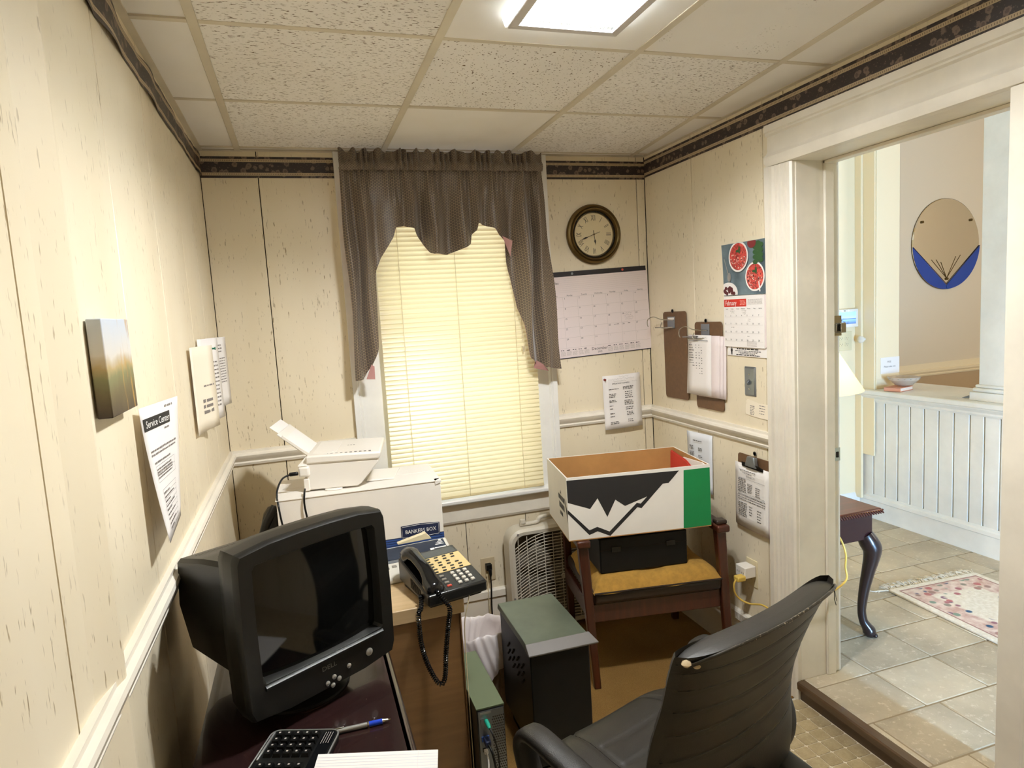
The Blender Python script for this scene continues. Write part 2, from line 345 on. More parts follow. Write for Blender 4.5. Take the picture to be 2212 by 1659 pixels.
# --- ceiling: deck above, cross tees, lay-in tiles
ce = struct('ceiling', MB().box(XL-.1, XR+.15, -1.3, YB+.1, 2.5, 2.55), M['dark'])
XS = [XL, -.175, .425, 1.02]; YS = [-.6, 0, .6, 1.205, 1.80, 2.387, 2.985]
def xt(y): return 1.49 + (y-1.4)*.105     # the last tee runs out of square, its cut tiles taper
tw = .012
def bar(p, q, w, z0, z1):
    p, q = Vector((*p, 0)), Vector((*q, 0)); d = (q-p).normalized(); s = Vector((-d.y, d.x, 0))*w
    return MB().hexa([(*(p-s).xy, z0), (*(q-s).xy, z0), (*(q+s).xy, z0), (*(p+s).xy, z0), (*(p-s).xy, z1), (*(q-s).xy, z1), (*(q+s).xy, z1), (*(p+s).xy, z1)])
for x in XS[1:]: obj('ceiling_tee', bar((x, -1.2), (x, YB-.02), tw, ZC-.004, ZC+.02), M['tee'], ce, bevel=.001, seg=1)
obj('ceiling_tee', bar((xt(-1.2), -1.2), (xt(YB-.02), YB-.02), tw, ZC-.003, ZC+.02), M['tee'], ce, bevel=.001, seg=1)
for i in range(4):
    for y in YS:
        a = XS[i]+tw if i else XL+.02; b = XS[i+1]-tw if i < 3 else xt(y)-tw
        obj('ceiling_tee', bar((a, y), (b, y), .010, ZC-.002, ZC+.02), M['tee'], ce, bevel=.001, seg=1)
for y in YS: obj('ceiling_tee', bar((xt(y)+tw, y), (XR-.02, y), .010, ZC-.002, ZC+.02), M['tee'], ce, bevel=.001, seg=1)
for mbx in (MB().box(XL, XL+.02, -1.2, YB, ZC-.002, ZC+.01), MB().box(XR-.02, XR, -1.2, YB, ZC-.002, ZC+.01), MB().box(XL+.02, XR-.02, YB-.02, YB, ZC-.002, ZC+.01)): obj('wall_angle', mbx, M['tee'], ce)
YE = [-1.2]+YS+[YB-.02]
LX0, LX1, LY0, LY1 = .564, .873, 1.327, 1.648    # hole of the light fitting
for j in range(len(YE)-1):
    y0, y1 = YE[j]+.010, YE[j+1]-.010
    for i in range(5):
        if i < 3: x0, x1 = XS[i]+(tw if i else .02), XS[i+1]-tw; xa, xb = x0, x1
        elif i == 3: x0, x1 = XS[3]+tw, xt(y0)-tw; xa, xb = x0, xt(y1)-tw
        else: x0, x1, xa, xb = xt(y0)+tw, XR-.02, xt(y1)+tw, XR-.02
        z = ZC+random.uniform(-.0005, .003)
        kind = 'tile_blank' if i in (0, 4) or j >= 7 or (i, j) in ((2, 6), (2, 4)) else 'tile_pit' if (i, j) == (2, 5) else 'tile_worn' if (i, j) == (3, 4) else 'tile_long'
        t = MB()
        if (i, j) == (2, 4):
            for b in ((x0, LX0, y0, y1), (LX1, x1, y0, y1), (LX0, LX1, y0, LY0), (LX0, LX1, LY1, y1)): t.box(*b, ZC-.001, ZC+.016)
        else: t.hexa([(x0, y0, z), (x1, y0, z), (xb, y1, z), (xa, y1, z), (x0, y0, z+.016), (x1, y0, z+.016), (xb, y1, z+.016), (xa, y1, z+.016)])
        obj('ceiling_tile', t, M[kind], ce)
# --- office floor: slab, carpet towards the window, sheet of small vinyl tiles by the door
fl = struct('floor', MB().box(XL-.1, 1.76, -1.3, YB+.1, -.08, -.0012), M['grout'])
obj('carpet', MB().grid(lambda u, v: (XL+u*(XR-XL), 2.0+v*1.05, .002), 20, 10), M['carpet'], fl)
ts = .058; tm = mesh('floor_tile', MB().prism(rrect(.0018, ts-.0018, .0018, ts-.0018, .004, 1), -.006, .001), M['vinyl'])
for i in range(10):
    for j in range(15): obj('floor_tile', tm, M['vinyl'], fl, M=Matrix.Translation((XR-.005-ts*(i+1), 1.12+j*ts, 0)))
big = MB()
k = 0
for i in range(35):
    for j in range(54):
        x, y = XR-.005-ts*(i+1), 1.12-ts*39+j*ts
        if y < -1.2 or (i < 10 and y > 1.11): continue
        if y+ts > 2.0 or x < XL: continue
        big.quad((x+.0018, y+.0018, .0008), (x+ts-.0018, y+.0018, .0008), (x+ts-.0018, y+ts-.0018, .0008), (x+.0018, y+ts-.0018, .0008))
o = obj('vinyl_tiles', big, M['vinyl'], fl, kind='stuff')
# --- door step board
st = struct('trim_1', MB().sweep([(0, 0), (.012, 0), (.012, .045), (.030, .050), (.032, .074), (.028, .0795), (-.004, .0795), (-.004, 0)], (XR+.01, .9, 0), (XR+.01, dy1, 0), (-1, 0, 0)), M['step'], smooth=40)
# --- hall floor and tiles
HZ = .08
hf = struct('hall_floor', MB().box(1.745, 6.6, -1.5, 4.2, -.08, HZ-.0028), M['hgrout'])
hx, hy = .305, .235
rows = [1.68+hy*k for k in range(-4, 8)]
for r, y in enumerate(rows):
    off = [2.03, 1.92, 1.975][(r-4) % 3] - hx*6 + (.11 if r % 2 else 0)
    for c in range(22):
        x0 = off+c*hx; x1 = x0+hx; x0 = max(x0, 1.7545); x1 = min(x1, 3.5)
        if x1-x0 < .02: continue
        obj('floor_tile', MB().box(x0+.003, x1-.003, y+.003, y+hy-.003, HZ-.006, HZ), M['htile'], hf, bevel=.003, seg=1)
# --- trims of the office
RAIL = [(0, 0), (.010, 0), (.014, .010), (.009, .016), (.020, .026), (.027, .044), (.024, .052), (.013, .056), (.013, .066), (0, .066)]
struct('trim_2', MB().sweep(RAIL, (XL, -1.2, .982), (XL, YB, .982), (1, 0, 0), sb=-1), M['trim'], smooth=30)
struct('trim_3', MB().sweep(RAIL, (XL, YB, .982), (.209, YB, .982), (0, -1, 0), sa=1), M['trim'], smooth=30)
struct('trim_4', MB().sweep(RAIL, (1.197, YB, .982), (XR, YB, .982), (0, -1, 0), sb=-1), M['trim'], smooth=30)
struct('trim_5', MB().sweep(RAIL, (XR, YB, .980), (XR, 2.103, .975), (-1, 0, 0), sa=1), M['trim'], smooth=30)
BASE = [(0, 0), (.012, 0), (.012, .165), (.006, .168), (.006, .172), (.022, .174), (.022, .206), (.016, .212), (0, .214)]
struct('baseboard_back', MB().sweep(BASE, (XL, YB, 0), (XR, YB, 0), (0, -1, 0), sa=1, sb=-1), M['trim'], smooth=30)
struct('baseboard_left', MB().sweep(BASE, (XL, -1.2, 0), (XL, YB, 0), (1, 0, 0), sb=-1), M['trim'], smooth=30)
struct('baseboard_right', MB().sweep(BASE, (XR, YB, 0), (XR, 2.103, 0), (-1, 0, 0), sa=1), M['trim'], smooth=30)
# --- paper border under the ceiling (left run has come loose and buckles)
def border(name, Mx, L, wav=0, h=.088):
    rd = random.Random(3); ks = [(rd.uniform(6, 26), rd.uniform(0, 6), rd.uniform(.3, 1)) for _ in range(6)]
    def f(u, v):
        x = u*L; w = .0012
        if wav: a = sum(c*math.sin(k*x+p) for k, p, c in ks)/3; w += wav*abs(a)*(.4+.6*abs(2*v-1)) ; y = v*h+wav*.45*math.sin(9*x+2)*(1 if v > .5 else -.6)
        else: y = v*h
        return (x, y, w)
    mb = MB().grid(f, int(L*(60 if wav else 12))+1, 6 if wav else 1)
    o = struct(name, mb, M['border'], smooth=60); o.matrix_world = Mx; return o
border('trim_6', WL(-1.2, 2.212), YB+1.2, .012, .084)
border('trim_7', WB(XL, 2.204), .54)
border('trim_8', WB(1.197, 2.204), XR-1.197)
border('trim_9', WR(YB, 2.212), YB+1.2)
# --- window
win = bpy.data.objects.new('window_1', None); COL.objects.link(win); win['kind'] = 'structure'
CAS = [(0, 0), (.030, 0), (.030, .022), (.022, .026), (.024, .032), (.018, .036), (.013, .040), (.013, .128), (0, .128)]
obj('casing', MB().sweep(CAS, (.209, YB, .70), (.209, YB, ZC-.003), (0, -1, 0), (1, 0, 0)), M['trimw'], win, smooth=30)
obj('casing', MB().sweep(CAS, (1.197, YB, .70), (1.197, YB, ZC-.003), (0, -1, 0), (-1, 0, 0)), M['trimw'], win, smooth=30)
obj('head_casing', MB().box(.337, 1.069, YB-.013, YB, 2.24, ZC-.003), M['trimw'], win)
obj('stool', MB().box(.19, 1.22, YB-.055, YB+.10, .675, .70), M['trimw'], win, bevel=.008)
obj('apron', MB().sweep([(0, 0), (.010, 0), (.016, .012), (.016, .10), (0, .10)], (.215, YB, .573), (1.19, YB, .573), (0, -1, 0)), M['trim'], win)
obj('jamb', MB().box(wx0-.01, wx0+.012, YB, YB+.16, .70, wz1).box(wx1-.012, wx1+.01, YB, YB+.16, .70, wz1).box(wx0, wx1, YB, YB+.16, wz1-.01, wz1+.01), M['trimw'], win)
def sash(z0, z1, y):
    x0, x1, w = wx0+.012, wx1-.012, .045
    s = obj('sash', MB().box(x0, x0+w, y, y+.035, z0, z1).box(x1-w, x1, y, y+.035, z0, z1).box(x0+w, x1-w, y, y+.035, z0, z0+w).box(x0+w, x1-w, y, y+.035, z1-w, z1), M['trimw'], win)
    obj('pane', MB().box(x0+w-.004, x1-w+.004, y+.014, y+.018, z0+w-.004, z1-w+.004), M['pane'], s)
sash(.70, 1.50, YB+.055); sash(1.46, 2.25, YB+.095)
# --- doorway
dr = bpy.data.objects.new('door_1', None); COL.objects.link(dr); dr['kind'] = 'structure'
DC = [(0, .004), (.012, .004), (.018, .012), (.018, .026), (.014, .029), (.020, .033), (.020, .044), (.015, .047), (.022, .052), (.022, .064), (.017, .067), (.024, .072), (.024, .082), (.019, .085), (.028, .092), (.028, .098), (.022, .101), (.034, .106), (.034, .127), (0, .127)]
obj('casing', MB().sweep(DC, (XR, dy1, 0), (XR, dy1, dz), (-1, 0, 0), (0, 1, 0)), M['trim'], dr, smooth=30)
obj('casing', MB().sweep([(0, .004), (.014, .004), (.018, .012), (.018, .070), (.023, .074), (.023, .080), (.028, .084), (.028, .092), (.024, .096), (.034, .101), (.034, .127), (0, .127)], (XR, dy0, 0), (XR, dy0, dz), (-1, 0, 0), (0, -1, 0)), M['trim'], dr, smooth=30)
HC = [(0, 0), (.024, .002), (.034, .016), (.036, .034), (.022, .048), (.018, .055), (.018, .11), (.026, .116), (.026, .122), (.032, .126), (.032, .150), (0, .150)]
obj('head_casing', MB().sweep(HC, (XR, dy0-.127, dz), (XR, dy1+.127, dz), (-1, 0, 0), (0, 0, 1)), M['trim'], dr, smooth=30)
obj('jamb', MB().box(XR, 1.935, dy1, dy1+.014, HZ, dz+.014), M['trim'], dr, bevel=.002)
obj('jamb', MB().box(XR, 1.935, dy0-.014, dy0, HZ, dz+.014), M['trim'], dr, bevel=.002)
obj('head_jamb', MB().box(XR, 1.935, dy0, dy1, dz, dz+.014), M['trim'], dr, bevel=.002)
for mbx in (MB().box(1.862, 1.902, dy1-.012, dy1, HZ, dz), MB().box(1.862, 1.902, dy0, dy0+.012, HZ, dz), MB().box(1.862, 1.902, dy0, dy1, dz-.012, dz)): obj('door_stop', mbx, M['trim'], dr, bevel=.003)
s = obj('strike_plate', MB().box(1.910, 1.943, dy1-.002, dy1, 1.415, 1.49), M['chrome'], dr, label='chrome strike plate')
obj('strike_lip', MB().box(1.926, 1.95, dy1-.018, dy1-.002, 1.425, 1.463).box(1.910, 1.914, dy1-.012, dy1-.002, 1.43, 1.46), M['chrome'], s, bevel=.002)
obj('bolt_hole', MB().box(1.914, 1.924, dy1-.004, dy1-.001, 1.432, 1.458), M['dark'], s)
s = obj('strike_plate', MB().box(1.910, 1.934, dy1-.002, dy1, .935, .985), M['chrome'], dr, label='chrome strike plate')
obj('bolt_hole', MB().box(1.916, 1.926, dy1-.004, dy1-.001, .948, .97), M['dark'], s)
obj('hall_light_block', MB().box(1.93, 1.962, dy0-.13, dy0-.001, HZ, dz+.12), M['trim'], dr, bevel=.004)  # unseen strip added to keep front-door daylight off the opposite jamb
# --- hall shell
struct('wall_hall_short', MB().box(1.93, 3.5, 3.42, 3.55, 0, 2.95), M['hallwall'])
ml = struct('wall_hall_mirror', MB().box(3.4, 6.6, 4.0, 4.12, 0, 2.95), M['greige'])
struct('trim_10', MB().sweep([(0, 0), (.012, 0), (.016, .012), (.012, .018), (.022, .034), (.022, .05), (.010, .056), (.006, .10), (0, .10)], (3.4, 4.0, .862), (6.5, 4.0, .862), (0, -1, 0)), M['hallwall'], smooth=30)
obj('wainscot', MB().box(3.4, 6.6, 3.994, 4.0, .08, .862), P('tan_wainscot_paint', (188, 162, 128), .5), ml)
struct('wall_hall_end', MB().box(6.5, 6.62, -1.3, 4.1, 0, 2.95), M['greige'])
struct('wall_hall_front', MB().box(2.14, 6.6, -1.32, -1.2, 0, 2.95).box(1.93, 2.14, -1.32, -1.2, 2.35, 2.95).box(1.93, 2.14, -1.32, -1.2, 0, .1), M['hallwall'])
struct('wall_hall_back', MB().box(3.5, 6.6, 4.1, 4.14, 0, 2.95), M['greige'])
hc = struct('hall_ceiling', MB().box(1.93, 6.6, -1.3, 4.14, 2.9, 2.95), M['hallwall'])
hw = struct('wall_half', MB().box(3.52, 3.86, -.6, 3.42, .075, .90), M['trimw'])
y = 3.40; rd = random.Random(5)
while y > .5:
    w = rd.choice((.082, .088, .094)); obj('plank', MB().box(3.506, 3.521, y-w+.0035, y-.0035, .20, .88), M['trimw'], hw, bevel=.003, seg=1); y -= w
obj('shelf', MB().box(3.455, 3.93, -.6, 3.43, .905, .938), M['trimw'], hw, bevel=.006)
obj('moulding', MB().sweep([(0, 0), (.010, 0), (.016, .012), (.014, .022), (.030, .034), (.040, .044), (.040, .05), (0, .05)], (3.507, 3.42, .855), (3.507, -.6, .855), (-1, 0, 0)), M['trimw'], hw, smooth=30)
struct('baseboard_hall', MB().sweep([(0, 0), (.018, 0), (.016, .012), (.012, .022), (.012, .115), (.018, .120), (.016, .14), (.006, .148), (.004, .16), (0, .16)], (3.508, 3.42, HZ), (3.508, -.6, HZ), (-1, 0, 0)), M['trimw'], smooth=30)
struct('baseboard_hall_short', MB().sweep([(0, 0), (.014, 0), (.012, .12), (.006, .14), (0, .15)], (1.935, 3.42, HZ), (3.5, 3.42, HZ), (0, -1, 0)), M['trimw'])
pl = struct('trim_11', MB().box(3.5, 3.69, 3.28, 3.42, .938, 2.9).box(3.489, 3.5, 3.285, 3.415, .5, 2.9).box(3.47, 3.489, 3.37, 3.42, .2, 2.9), M['hallwall'], bevel=.003)
cl = bpy.data.objects.new('column', None); COL.objects.link(cl); cl['kind'] = 'structure'
obj('shaft', MB().box(3.535, 3.715, 2.455, 2.635, .95, 2.9), M['trimw'], cl, bevel=.004)
obj('plinth', MB().box(3.505, 3.745, 2.425, 2.665, .938, .985), M['trimw'], cl, bevel=.003)
obj('base_moulding', MB().box(3.512, 3.738, 2.432, 2.658, .985, 1.008), M['trimw'], cl, bevel=.010, seg=3)
obj('base_moulding', MB().box(3.522, 3.728, 2.442, 2.648, 1.008, 1.026), M['trimw'], cl, bevel=.008, seg=3)

# ================================================================== CEILING LIGHT
t = NT('prismatic_lens_glass'); n = t.n('ShaderNodeTexWave'); n.inputs['Scale'].default_value = 26; n.inputs['Distortion'].default_value = 7; n.inputs['Detail'].default_value = 2; n.inputs['Detail Scale'].default_value = 3
t.l(t.coord('Position'), n.inputs['Vector']); wv = t.mask(n.outputs[1], .35, .7)
tr = t.n('ShaderNodeBsdfTranslucent'); tr.inputs[0].default_value = (.5, .55, .58, 1); gl = t.n('ShaderNodeBsdfGlossy'); gl.inputs['Roughness'].default_value = .15; tp = t.n('ShaderNodeBsdfTransparent'); tp.inputs[0].default_value = (.86, .9, .92, 1)
m1 = t.n('ShaderNodeMixShader'); m1.inputs[0].default_value = .2; t.l(tr.outputs[0], m1.inputs[1]); t.l(gl.outputs[0], m1.inputs[2])
m2 = t.n('ShaderNodeMixShader'); t.l(t.math('MULTIPLY', wv, .5), m2.inputs[0]); t.l(m1.outputs[0], m2.inputs[1]); t.l(tp.outputs[0], m2.inputs[2]); t.l(m2.outputs[0], t.out.inputs[0]); LENS = t.m
L = root('ceiling_light', 'square ceiling light with grey frame and glass rim, bulbs lit', 'light', at(.7185, 1.4875, ZC))
fx, fy, fi = .1615, .168, .130
FRM = P('grey_metal_frame', (206, 202, 200), .5, 0)
for a in range(4):
    q = Matrix.Rotation(PI/2*a, 4, 'Z'); hx_, hy_ = (fx, fy) if a % 2 == 0 else (fy, fx)
    mm = MB(); mm.M = q; mm.hexa([(-hx_+.010, -hy_+.010, -.030), (hx_-.010, -hy_+.010, -.030), (hx_-.034, -hy_+.034, -.030), (-hx_+.034, -hy_+.034, -.030), (-hx_+.010, -hy_+.010, -.023), (hx_-.010, -hy_+.010, -.023), (hx_-.034, -hy_+.034, -.023), (-hx_+.034, -hy_+.034, -.023)])
    obj('frame', mm, FRM, L, bevel=.002)
    mm = MB(); mm.M = q; mm.add([(-hx_+.006, -hy_+.006, -.025), (hx_-.006, -hy_+.006, -.025), (hx_, -hy_, .001), (-hx_, -hy_, .001)], [(0, 1, 2, 3)])
    obj('lens_rim', mm, LENS, L, label='prismatic glass rim')
hb = MB(); w, v, h = .1480, .1540, .13
hb.box(-w, w, -v-.004, -v, .002, h).box(-w, w, v, v+.004, .002, h).box(-w-.004, -w, -v, v, .002, h).box(w, w+.004, -v, v, .002, h).box(-w, w, -v, v, h, h+.004)
obj('housing', hb, P('white_enamel', (244, 240, 224), .5), L)
BULB = emis('lit_bulb', (246, 250, 255), 740)
for bx, by, bz in ((-.05, .03, .044), (.06, -.04, .060)):
    b = obj('bulb', MB().lathe([(.0, -.047), (.014, -.044), (.026, -.032), (.030, -.016), (.027, 0), (.018, .02), (.013, .035), (.013, .04)], 20, (bx, by, bz)), BULB, L, smooth=60)
    obj('socket', MB().cyl((bx, by, bz+.038), .018, .13-bz-.038), M['ivory'], b, smooth=40)
obj('wire_bail', MB().tube([(-.055, .12, .11), (-.03, .128, .03), (-.028, .128, .012), (.01, .128, .010), (.012, .128, .02), (.03, .12, .11)], .0012, 5), M['brass'], L)
obj('screw', MB().cyl((.105, .1525, .04), .005, .03, 10), M['grey'], L)
obj('latch', MB().box(.143, .148, .03, .045, .05, .07), M['lgrey'], L)

# ================================================================== WINDOW BLIND
B = root('window_blind', 'cream horizontal slat blind covering the window, daylight glowing through', 'blind', fr((0, 3.0, 0), (1, 0, 0), (0, 0, 1), (0, -1, 0)))
bx0, bx1 = .352, 1.088
def slat(w=.0150):
    mb = MB(); n = 4; a = R(62)
    vs = []
    for x in (0, bx1-bx0):
        for i in range(n+1):
            t = i/n*2-1; q = t*w; c = .0016*(1-t*t); vs.append((x, q*math.sin(a)+c*math.cos(a), -q*math.cos(a)+c*math.sin(a)))
    mb.add(vs, [(i, i+1, n+2+i, n+1+i) for i in range(n)]); return mesh('slat', mb, M['blind'], 60)
sm = slat(); pitch = .0212; z = .742; rd = random.Random(2)
while z < 2.20:
    o = obj('slat', sm, M['blind'], B, M=Matrix.Translation((bx0, z, 0)) @ Matrix.Rotation(R(rd.gauss(0, 1.0)), 4, 'X') @ Matrix.Rotation(R(rd.gauss(0, .06)), 4, 'Z')); z += pitch*(1+rd.gauss(0, .004))
obj('bottom_rail', MB().box(bx0, bx1, .712, .728, -.010, .010), M['blind'], B, bevel=.003)
obj('head_rail', MB().box(bx0-.004, bx1+.004, 2.205, 2.24, -.02, .02), M['ivory'], B, bevel=.002)
for x in (.452, .71, .985):
    obj('ladder_cord', MB().tube([(x, .715, .0145), (x, 2.21, .0145)], .0011, 5).tube([(x+.004, .715, -.0145), (x+.004, 2.21, -.0145)], .0010, 5), M['ivory'], B)
pc = obj('pull_cord', MB().tube([(1.012, 2.2, .022), (1.012, 1.8, .024), (1.014, 1.44, .022)], .0012, 5), M['ivory'], B)
obj('tassel', MB().lathe([(.002, .03), (.005, .022), (.008, 0), (0, 0)], 10, (1.014, 1.41, .022), 'Y'), M['ivory'], pc, smooth=40)

# ================================================================== VALANCE CURTAIN
VB = [(.222, 1.318), (.253, 1.320), (.288, 1.377), (.318, 1.446), (.334, 1.629), (.345, 1.781), (.370, 1.84), (.426, 1.931), (.440, 1.972), (.480, 1.980), (.525, 1.963), (.534, 1.938), (.557, 1.916), (.584, 1.860), (.600, 1.852), (.679, 1.851), (.757, 1.880), (.782, 1.894), (.789, 1.935), (.812, 1.951), (.818, 1.980), (.862, 1.976), (.905, 1.96), (.919, 1.928), (.955, 1.902), (.962, 1.811), (.978, 1.734), (.990, 1.593), (1.015, 1.504), (1.026, 1.36), (1.073, 1.312), (1.188, 1.290)]
def vb(x):
    for (a, za), (b, zb) in zip(VB[:-1], VB[1:]):
        if x <= b: return za+(zb-za)*max(0, (x-a))/(b-a)
    return VB[-1][1]
C = root('valance_curtain', 'brown patterned valance with long side tails hung over the window', 'curtain', fr((0, 2.93, 0), (1, 0, 0), (0, 0, 1), (0, -1, 0)))
VT = 2.225
def fold(x, t):    # t from 0 at the rod to 1 at the hem
    a = .005+.030*min(1, t*1.5)
    q = x*1.02
    s = math.sin(q*62+1.2*math.sin(q*23))*.62+math.sin(q*37+2.0+1.5*math.sin(q*11))*.5
    hi = math.sin(q*170+3*math.sin(q*40))*.006*max(0, 1-t*2)
    return a*s+hi
def vp(u, v):
    x = .222+u*.966; zb = vb(x); z = VT+(zb-VT)*v
    L_ = VT-z; sh = (x-.71)*(-.05)*max(0, 1-L_/.35)+(.018*(1 if x > .71 else 0))*0
    side = min(1, max(0, (x-.96)/.1)) if x > .71 else min(1, max(0, (.44-x)/.1))
    x -= .052*((x-.222)/.966)**3*max(0, 1-L_/.95)
    return (x+.006*math.sin(L_*9+x*40)*min(1, L_*3), z, fold(x, min(1, L_/.35))+.016*side*min(1, L_*2))
def uvf(u, v):
    x = .222+u*.966; return (x*1.25, (VT-(VT+(vb(x)-VT)*v)))
obj('drape', MB().grid(vp, 300, 40, uvf), M['curtain'], C, smooth=80)
def vl(u, v):
    p = vp(u, v); return (p[0], p[1], p[2]-.004)
obj('lining', MB().grid(vl, 220, 16), M['pink'], C, smooth=80, label='dusty pink lining behind the drape')
def hd(u, v):
    x = .222+u*.916; ph = x*190+3*math.sin(x*37); z = VT-.012+v*.082+(.010*math.sin(x*96+2*math.sin(x*21))*max(0, v-.55)*2.2)
    w = .010*math.sin(PI*min(1, max(0, (v)*2)))*(1 if v < .5 else 0)+.006*math.sin(ph)*(1 if v < .5 else 1.7)+(.004*math.sin(ph*1.7) if v > .5 else 0)
    return (x, z, w+.012)
obj('ruffled_heading', MB().grid(hd, 420, 14, lambda u, v: (u*1.6, v*.1)), M['curtain'], C, smooth=80)
obj('curtain_rod', MB().tube([(.232, 2.232, -.10), (.234, 2.232, -.04), (.25, 2.232, -.012), (1.115, 2.232, -.012), (1.130, 2.232, -.04), (1.132, 2.232, -.10)], .006, 8), M['white'], C, smooth=40)
def turn(pts, name='turned_hem'): obj(name, MB().flat(pts, .0).flat([(x, y) for x, y in pts], -.002), M['pink'], C, label='pink lining turned outwards')
mbp = MB().add([(.262, 1.322, .018), (.30, 1.318, .012), (.301, 1.375, .016), (.288, 1.385, .020)], [(0, 1, 2, 3)]); obj('turned_hem', mbp, M['pink'], C, solid=.001, label='pink lining turned outwards')
mbp = MB().add([(.925, 1.925, .006), (.970, 1.90, .016), (.955, 1.83, .018)], [(0, 1, 2)]); obj('turned_hem', mbp, M['pink'], C, solid=.001, label='pink lining turned outwards')
mbp = MB().add([(1.045, 1.305, .002), (1.12, 1.285, .002), (1.09, 1.32, .012), (1.05, 1.345, .012)], [(0, 1, 2, 3)]); obj('turned_hem', mbp, M['pink'], C, solid=.001, label='pink lining turned outwards')

# ================================================================== WALL CLOCK
K = root('wall_clock', 'round antique brass wall clock with roman numerals', 'clock', WB(1.441, 1.935))
obj('case', MB().lathe([(.146, 0), (.148, .012), (.143, .022), (.134, .027), (.130, .024), (.127, .030), (.126, .033), (.121, .031), (.118, .024), (.114, .018), (.114, .004), (0, .004)], 64), M['brass'], K, smooth=30)
obj('inner_ring', MB().lathe([(.1142, .008), (.1142, .019), (.112, .021), (.109, .017), (.108, .010)], 64, cap=False), M['gloss'], K, smooth=30)
obj('inner_ring', MB().lathe([(.108, .008), (.107, .0135), (.1045, .0135), (.104, .0085)], 64, cap=False), M['brass'], K, smooth=30)
d = obj('dial', MB().lathe([(0.0, .0095), (.108, .0095), (.108, .006), (0, .006)], 64), M['dial'], K)
for i, s in enumerate(['XII', 'I', 'II', 'III', 'IIII', 'V', 'VI', 'VII', 'VIII', 'IX', 'X', 'XI']):
    a = R(90-30*i); text('numeral', s, .040, .080*math.cos(a), .080*math.sin(a), .010, M['ink'], d, rot=-30*i, sx=.52)
def hand(name, L_, ang, w, zz, tail):
    mb = MB(); mb.M = Matrix.Rotation(R(-ang), 4, 'Z')
    mb.prism([(-w*.35, -tail), (w*.35, -tail), (w*.35, L_*.45), (w*1.6, L_*.62), (w*.3, L_*.85), (0, L_), (-w*.3, L_*.85), (-w*1.6, L_*.62), (-w*.35, L_*.45)], zz, zz+.001)
    obj(name, mb, M['ink'], K)
hand('hour_hand', .055, 172, .0035, .012, .02); hand('minute_hand', .082, 250, .003, .014, .034)
obj('hand_boss', MB().cyl((0, 0, .011), .004, .006, 12), M['brass'], K)
obj('clock_glass', MB().lathe([(0, .0185), (.112, .0175), (.112, .0165), (0, .0175)], 48), m_glass('clock_glass_clear', k=.03), K)

# ================================================================== WALL CALENDARS
def lines(mb, xs=(), ys=(), x0=0, x1=1, y0=0, y1=1, w=.0007, z=.0008):
    for x in xs: mb.flat([(x-w/2, y0), (x+w/2, y0), (x+w/2, y1), (x-w/2, y1)], z)
    for y in ys: mb.flat([(x0, y-w/2), (x1, y-w/2), (x1, y+w/2), (x0, y+w/2)], z)
    return mb
def scrawl(mb, x, y, w, h, z, seed, t=.0008):
    rd = random.Random(seed); p = []
    n = int(w/h*2.6)+3
    for i in range(n): p.append((x+w*i/n+rd.uniform(-.2, .2)*h, y+h*(rd.random()), z))
    return mb.tube(p, t/2, 3)
D = root('desk_pad_calendar', 'large white December desk-pad calendar with black top band tacked beside the window', 'calendar', WB(1.186, 1.328, .006, 1.9))
PZ = .003
obj('page', MB().box(0, .558, 0, .405, -.001, PZ), M['paper2'], D)
obj('backing_board', MB().box(.004, .556, -.004, .41, -.004, -.001), M['navy'], D)
bd = obj('binding_band', MB().box(0, .552, .402, .426, -.002, .0045), P('black_binding', (28, 24, 30), .5), D, bevel=.001)
obj('tack', MB().lathe([(.0, .004), (.006, .003), (.006, 0)], 14, (.14, .414, .0045)), M['steel'], D); obj('tack', MB().lathe([(.0, .004), (.006, .003), (.006, 0)], 14, (.418, .414, .0045)), M['keyr'], D)
gx = [.002+.0785*i for i in range(1, 7)]; gy = [.048+.0508*j for j in range(0, 6)]
g = MB(); lines(g, gx, (), y0=.048, y1=.302, z=PZ+.0004); lines(g, (), gy, .004, .552, z=PZ+.0004); lines(g, (), [.325+.0095*i for i in range(8)], .03, .55, w=.0004, z=PZ+.0004)
obj('ruled_grid', g, M['lgrey'], D)
for i, s in enumerate(('Sunday', 'Monday', 'Tuesday', 'Wednesday', 'Thursday', 'Friday', 'Saturday')): text('weekday', s, .0095, .04+.0785*i, .308, PZ+.0005, M['ink'], D)
cols = [['', '7', '14', '21', '28'], ['1', '8', '15', '22', '29'], ['2', '9', '16', '23', '30'], ['3', '10', '17', '24', '31'], ['4', '11', '18', '25'], ['5', '12', '19', '26'], ['6', '13', '20', '27']]
for i, cdat in enumerate(cols):
    for j, s in enumerate(cdat):
        if s: text('date', s, .012, .012+.0785*i, .294-.0508*j, PZ+.0005, M['ink'], D)
for i, s in enumerate(('1', '2', '3')): text('date', s, .010, .012+.0785*(4+i), .294-.0508*4, PZ+.0005, M['lgrey'], D)
text('brand_print', 'Staples', .019, .012, .372, PZ+.0005, M['ink'], D, align='LEFT')
text('month_print', 'December', .021, .262, .030, PZ+.0005, M['ink'], D); text('year_print', '2025', .013, .262, .013, PZ+.0005, M['ink'], D)
mc = MB(); hd_ = MB()
for i in range(12):
    x0 = .016+.032*i+(.10 if i > 5 else 0); hd_.words(x0, x0+.02, .036, .004, PZ+.0005, i)
    for r in range(5): mc.words(x0, x0+.026, .029-.0045*r, .0022, PZ+.0005, i*7+r)
obj('month_names', hd_, M['ink'], D, kind='stuff'); obj('small_months', mc, M['lgrey'], D, kind='stuff')
sc = MB()
for r in range(4): scrawl(sc, .405+.004*r, .190-.0105*r, .052-.008*(r % 2), .007, PZ+.0008, r+3)
obj('handwriting', sc, M['grey'], D)
